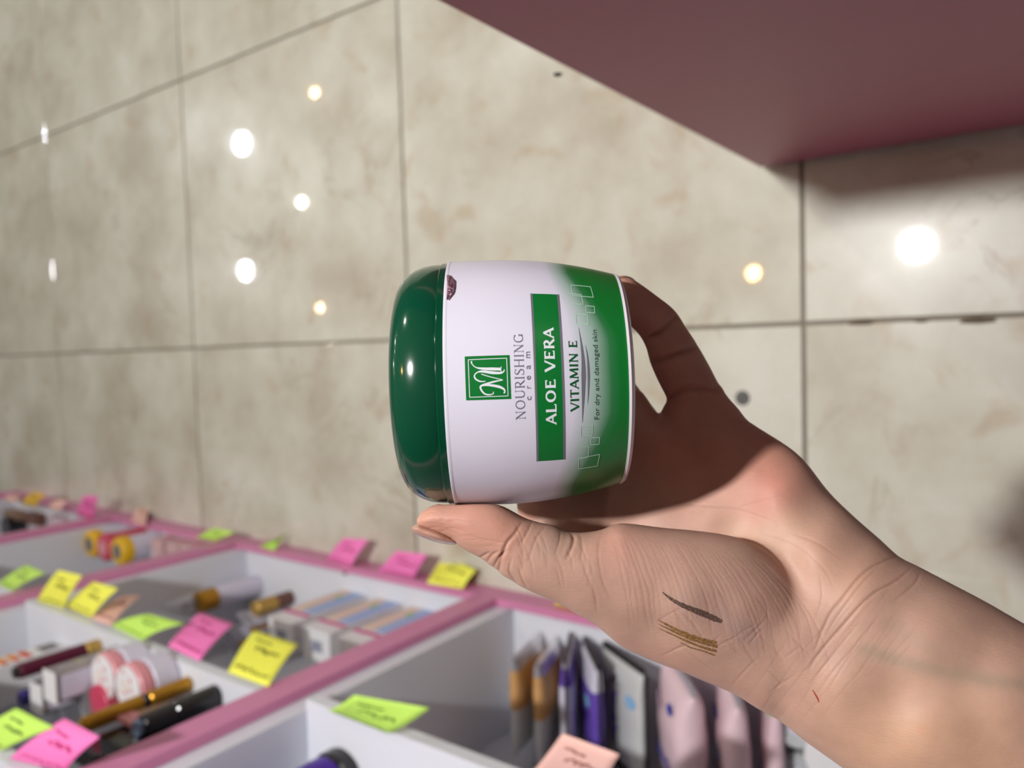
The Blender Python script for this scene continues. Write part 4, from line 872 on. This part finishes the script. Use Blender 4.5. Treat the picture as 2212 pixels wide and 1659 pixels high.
# --- far bay
for k, (q, m1, h, nm) in enumerate((((20, 1116), M_tbrown, .03, 'tan carton in the far bay next to the plinth'), ((66, 1122), M_brown, .025, 'brown carton in the far bay next to the plinth'), ((120, 1130), m_('rosy_card', (214, 190, 200), .5), .02, 'pale rosy carton against the far post'))):
    x, y = gx(q, FL + h, -.56); t = thing('small_carton', x, min(y, 2.55), FL, nm, 'box', 'cartons in the far bay'); box('carton_body', -.016, .016, -.04, .04, 0, h, m1, t, .001); box('lid_flap', -.015, .015, -.038, .038, h, h + .0015, m1, t, .0004)
x, y = gx((10, 1140), FL + .05, -.56); t = thing('black_pot', x, min(y, 2.56), FL, 'black pot at the back of the far bay', 'pot'); cyl('pot', .03, 0, .03, M_blk, t); cyl('lid', .031, .03, .05, M_blk, t)
# --- near bay: wipes, cotton packs and tubs standing in a row
def pillow(name, L, Hh, T, segs, par, seal=None, ex=2.6, nu=28, nv=20, **kw):
    """soft pack: length along x, height z, thickness y; segs: [(u_end, material)]"""
    V = []; Fc = []; mi = []; mats = [m for _, m in segs]
    for i in range(nu + 1):
        u = -1 + 2 * i / nu; f = (1 - abs(u) ** 4) ** .5 if abs(u) < 1 else 0
        for j in range(nv):
            a = 2 * PI * j / nv; c, s_ = math.cos(a), math.sin(a)
            hy = math.copysign(abs(c) ** (2 / ex), c) * T / 2 * max(f, .05); hz = math.copysign(abs(s_) ** (2 / 5), s_) * Hh / 2 * (.93 + .07 * (1 - f) + .015 * math.sin(9 * u))
            V.append((-u * L / 2, hy * (1 + .06 * math.sin(7 * u + 2 * a)), Hh / 2 + hz))
    for i in range(nu):
        for j in range(nv):
            j2 = (j + 1) % nv; Fc.append((i * nv + j, i * nv + j2, (i + 1) * nv + j2, (i + 1) * nv + j)); u = -1 + 2 * (i + .5) / nu
            k = next((n for n, (e, _) in enumerate(segs) if u < e), len(segs) - 1); mi.append(k)
    Fc += [tuple(range(nv))[::-1], tuple(nu * nv + j for j in range(nv))]; mi += [0, len(segs) - 1]
    o = mesh(name, V, Fc, None, par, True, mats=mats, mi=mi, **kw)
    if seal:
        for sx in (-1, 1):
            box('crimped_seal', min(sx * L / 2, sx * (L / 2 + .009)), max(sx * L / 2, sx * (L / 2 + .009)), -.0022, .0022, .002, Hh - .002, seal, par, .0008)
        if seal is M_seal: box('back_seam', -L / 2, L / 2, -.001, .001, Hh - .002, Hh + .006, seal, par, .0006)
    def surf(u, v, e=.0006):     # point of the -y face
        u = -u; v = v; f = (1 - abs(u) ** 4) ** .5; z = v * Hh / 2; s_ = min(abs(v) ** 2.5, 1); c = (max(0, 1 - s_ ** 2)) ** .5
        return (u * L / 2, -(T / 2 * max(f, .05) * c ** (2 / ex)) * 1.07 - e, Hh / 2 + z)
    return surf
def patch(name, surf, fn, m, par, n=10, e=.001, **kw):
    V = []; Fc = []
    for i in range(n + 1):
        for j in range(n + 1): V.append(surf(*fn(i / n, j / n), e))
    for i in range(n):
        for j in range(n): k = i * (n + 1) + j; Fc.append((k, k + 1, k + n + 2, k + n + 1))
    mesh(name, V, Fc, m, par, True, **kw)
def rect(u0, u1, v0, v1): return lambda a, b: (u0 + (u1 - u0) * a, v0 + (v1 - v0) * b)
def disc(u, v, ru, rv): return lambda a, b: (u + ru * a * math.cos(2 * PI * b), v + rv * a * math.sin(2 * PI * b))
def squig(name, surf, u0, u1, v, amp, m, par, seed, w=.05):
    Rr = random.Random(seed); pts = [(u0 + (u1 - u0) * i / 15, v + amp * (Rr.random() - .5) * 2 * (1 if i % 2 else -1)) for i in range(16)]
    acc = Acc(); acc.add(*ribbon2d(spline(pts, 3), w, lambda a, b: surf(a, b, .0012))); mesh(name, acc.V, acc.F, m, par, False)
WP = [(1180, .022, .110, .145, [(-.1, M_silver), (.72, M_tan), (1, M_film)], None, 'tan and clear wipes pack, first against the divider wall'),
      (1216, .022, .110, .145, [(-.15, M_silver), (.75, M_tan), (1, M_film)], None, 'tan and clear wipes pack, second from the divider wall'),
      (1246, .022, .105, .150, [(-.8, M_purp), (.55, M_lav), (.9, M_purp), (1, M_lav)], M_seal, 'white and lavender wipes pack between the tan and purple ones'),
      (1276, .022, .108, .150, [(-.55, M_lav), (.55, M_purp), (1, M_lav)], M_seal, 'purple and white wipes pack with black seals'),
      (1318, .020, .112, .150, [(1, M_silver)], M_seal, 'silvery wipes pack with black seals showing its face')]
for k, (px, T, Hh, L, segs, seal, lab) in enumerate(WP):
    ln = (.20, .30, .48, .72, 1.02)[k]; y0 = onZ((px - 6, 1490), FL)[1]
    t = thing('wipes_pack', -.512, y0, FL + .001 + T / 2 * math.sin(ln), lab, 'wipes', 'packs of wipes in the near bay', rz=PI, tilt=(-ln, 0))
    sf = pillow('pack', L, Hh, T, segs, t, seal)
    if k < 2: patch('round_sticker', sf, disc(.30, .55, .12, .2), M_lbl, t); squig('pack_print', sf, -.1, .2, .2, .15, M_ink, t, k)
    if k == 2: patch('round_sticker', sf, disc(.34, .6, .1, .18), M_lbl, t); squig('pack_print', sf, -.6, -.1, .3, .12, M_purp, t, k)
    if k == 3: patch('round_sticker', sf, disc(.34, .55, .12, .22), M_lbl, t); squig('pack_print', sf, .1, .4, -.1, .3, M_ink, t, k, .07); patch('white_curve', sf, lambda a, b: (-.9 + .45 * a * (1 - .6 * b), -.8 + 1.6 * b), M_lav, t)
    if k == 4:
        squig('pack_print', sf, -.5, .45, -.1, .16, M_purp, t, k, .05); patch('round_sticker', sf, disc(.42, .62, .12, .2), M_lbl, t); patch('grey_panel', sf, rect(-.62, .62, -.35, .12), m_('grey_panel', (170, 172, 166), .4), t, e=.0006)
        patch('leaf_print', sf, disc(.46, -.45, .07, .12), m_('olive_print', (150, 150, 90), .5), t); patch('dark_print', sf, disc(.62, -.2, .06, .10), M_ink, t)
for k, (px, T, Hh, zq) in enumerate(((1424, .044, .132, 1540), (1540, .034, .120, 1560), (1634, .022, .098, 1580))):
    ln = (.66, .50, .44)[k]; y0 = onZ((px + 8, 1520), FL)[1] - T / 2 * math.cos(ln)
    t = thing('cotton_pack', -.505, y0, FL + .002 + T / 2 * math.sin(ln), ['pale pink cotton pad pack with blue lettering, the largest', 'pale pink cotton pad pack with a dark blue oval', 'pale pink cotton pad pack nearest the tubs'][k], 'cotton pads', 'cotton pad packs in the near bay', rz=PI, tilt=(-ln, 0))
    sf = pillow('pack', .160, Hh, T, [(1, M_cot)], t, M_film)
    if k == 0: patch('blue_emblem', sf, disc(.62, .42, .08, .18), M_bink, t); squig('pack_print', sf, .35, .6, -.35, .2, m_('mauve_print', (196, 168, 190), .5), t, 3, .05)
    if k == 1: patch('blue_oval', sf, disc(.52, -.25, .07, .34), M_bink, t); squig('pack_print', sf, .04, .10, .1, .5, M_lbl, t, 8, .03)
    cu = bpy.data.curves.new('t', 'FONT'); cu.body = 'pads'; cu.resolution_u = 3; cu.offset = .015; o = bpy.data.objects.new('t', cu); C.objects.link(o); dg = bpy.context.evaluated_depsgraph_get(); me = bpy.data.meshes.new_from_object(o.evaluated_get(dg))
    cc = np.array([v_.co[:] for v_ in me.vertices]); wd = cc[:, 0].max()
    mesh('lettering', [sf(-.42 + .24 * p_[1] / .75, -.70 + 1.35 * p_[0] / wd, .0014) for p_ in cc], [list(p_.vertices) for p_ in me.polygons], M_bink, t, False, label='blue letters')
    bpy.data.objects.remove(o); bpy.data.meshes.remove(me)
for k, (q, z1, r, m1) in enumerate((((1716, 1572), .075, .026, M_frost), ((1790, 1648), .085, .028, M_card), ((1722, 1672), .055, .024, M_frost))):
    x, y = gx(q, FL + z1, -.575)
    t = thing('cream_tub', x, y, FL, ['round tub with a frosted clear lid beside the cotton packs', 'round tub with a plain white lid under the wrist', 'round tub with a frosted clear lid at the bottom edge'][k], 'tub', 'round tubs in the near bay')
    cyl('tub', r * .93, 0, z1 - .022, M_lav if k != 0 else M_grn, t); l = cyl('lid', r, z1 - .022, z1, m1, t, 40, .003)
    if k != 1: lathe('lid_ring', [(r * .62, z1 - .0002), (r * .62, z1 + .0016), (r * .74, z1 + .0016), (r * .74, z1 - .0002)], M_frost, l, 40); cyl('lid_disc', r * .3, z1 - .0002, z1 + .001, M_lav, l)
x, y = gx((1668, 1532), FL + .09, -.575, -.43)
t = thing('green_bottle', x, y, FL, 'small green bottle peeping out below the wrist', 'bottle'); cyl('bottle', .014, 0, .06, M_grn, t); cyl('cap', .009, .06, .09, M_grn, t)
# purple tube on the near upper shelf
x, y = gx((742, 1672), F3, -.50)
t = thing('shampoo_tube', x, y, F3, 'deep purple tube with a black foot on the nearest upper shelf', 'tube')
cyl('foot_cap', .031, 0, .02, M_blk, t, 40, .004); cyl('tube_body', .0295, .02, .15, M_dpurp, t, 40, .003); cyl('rim', .030, .15, .155, M_blk, t, 40)
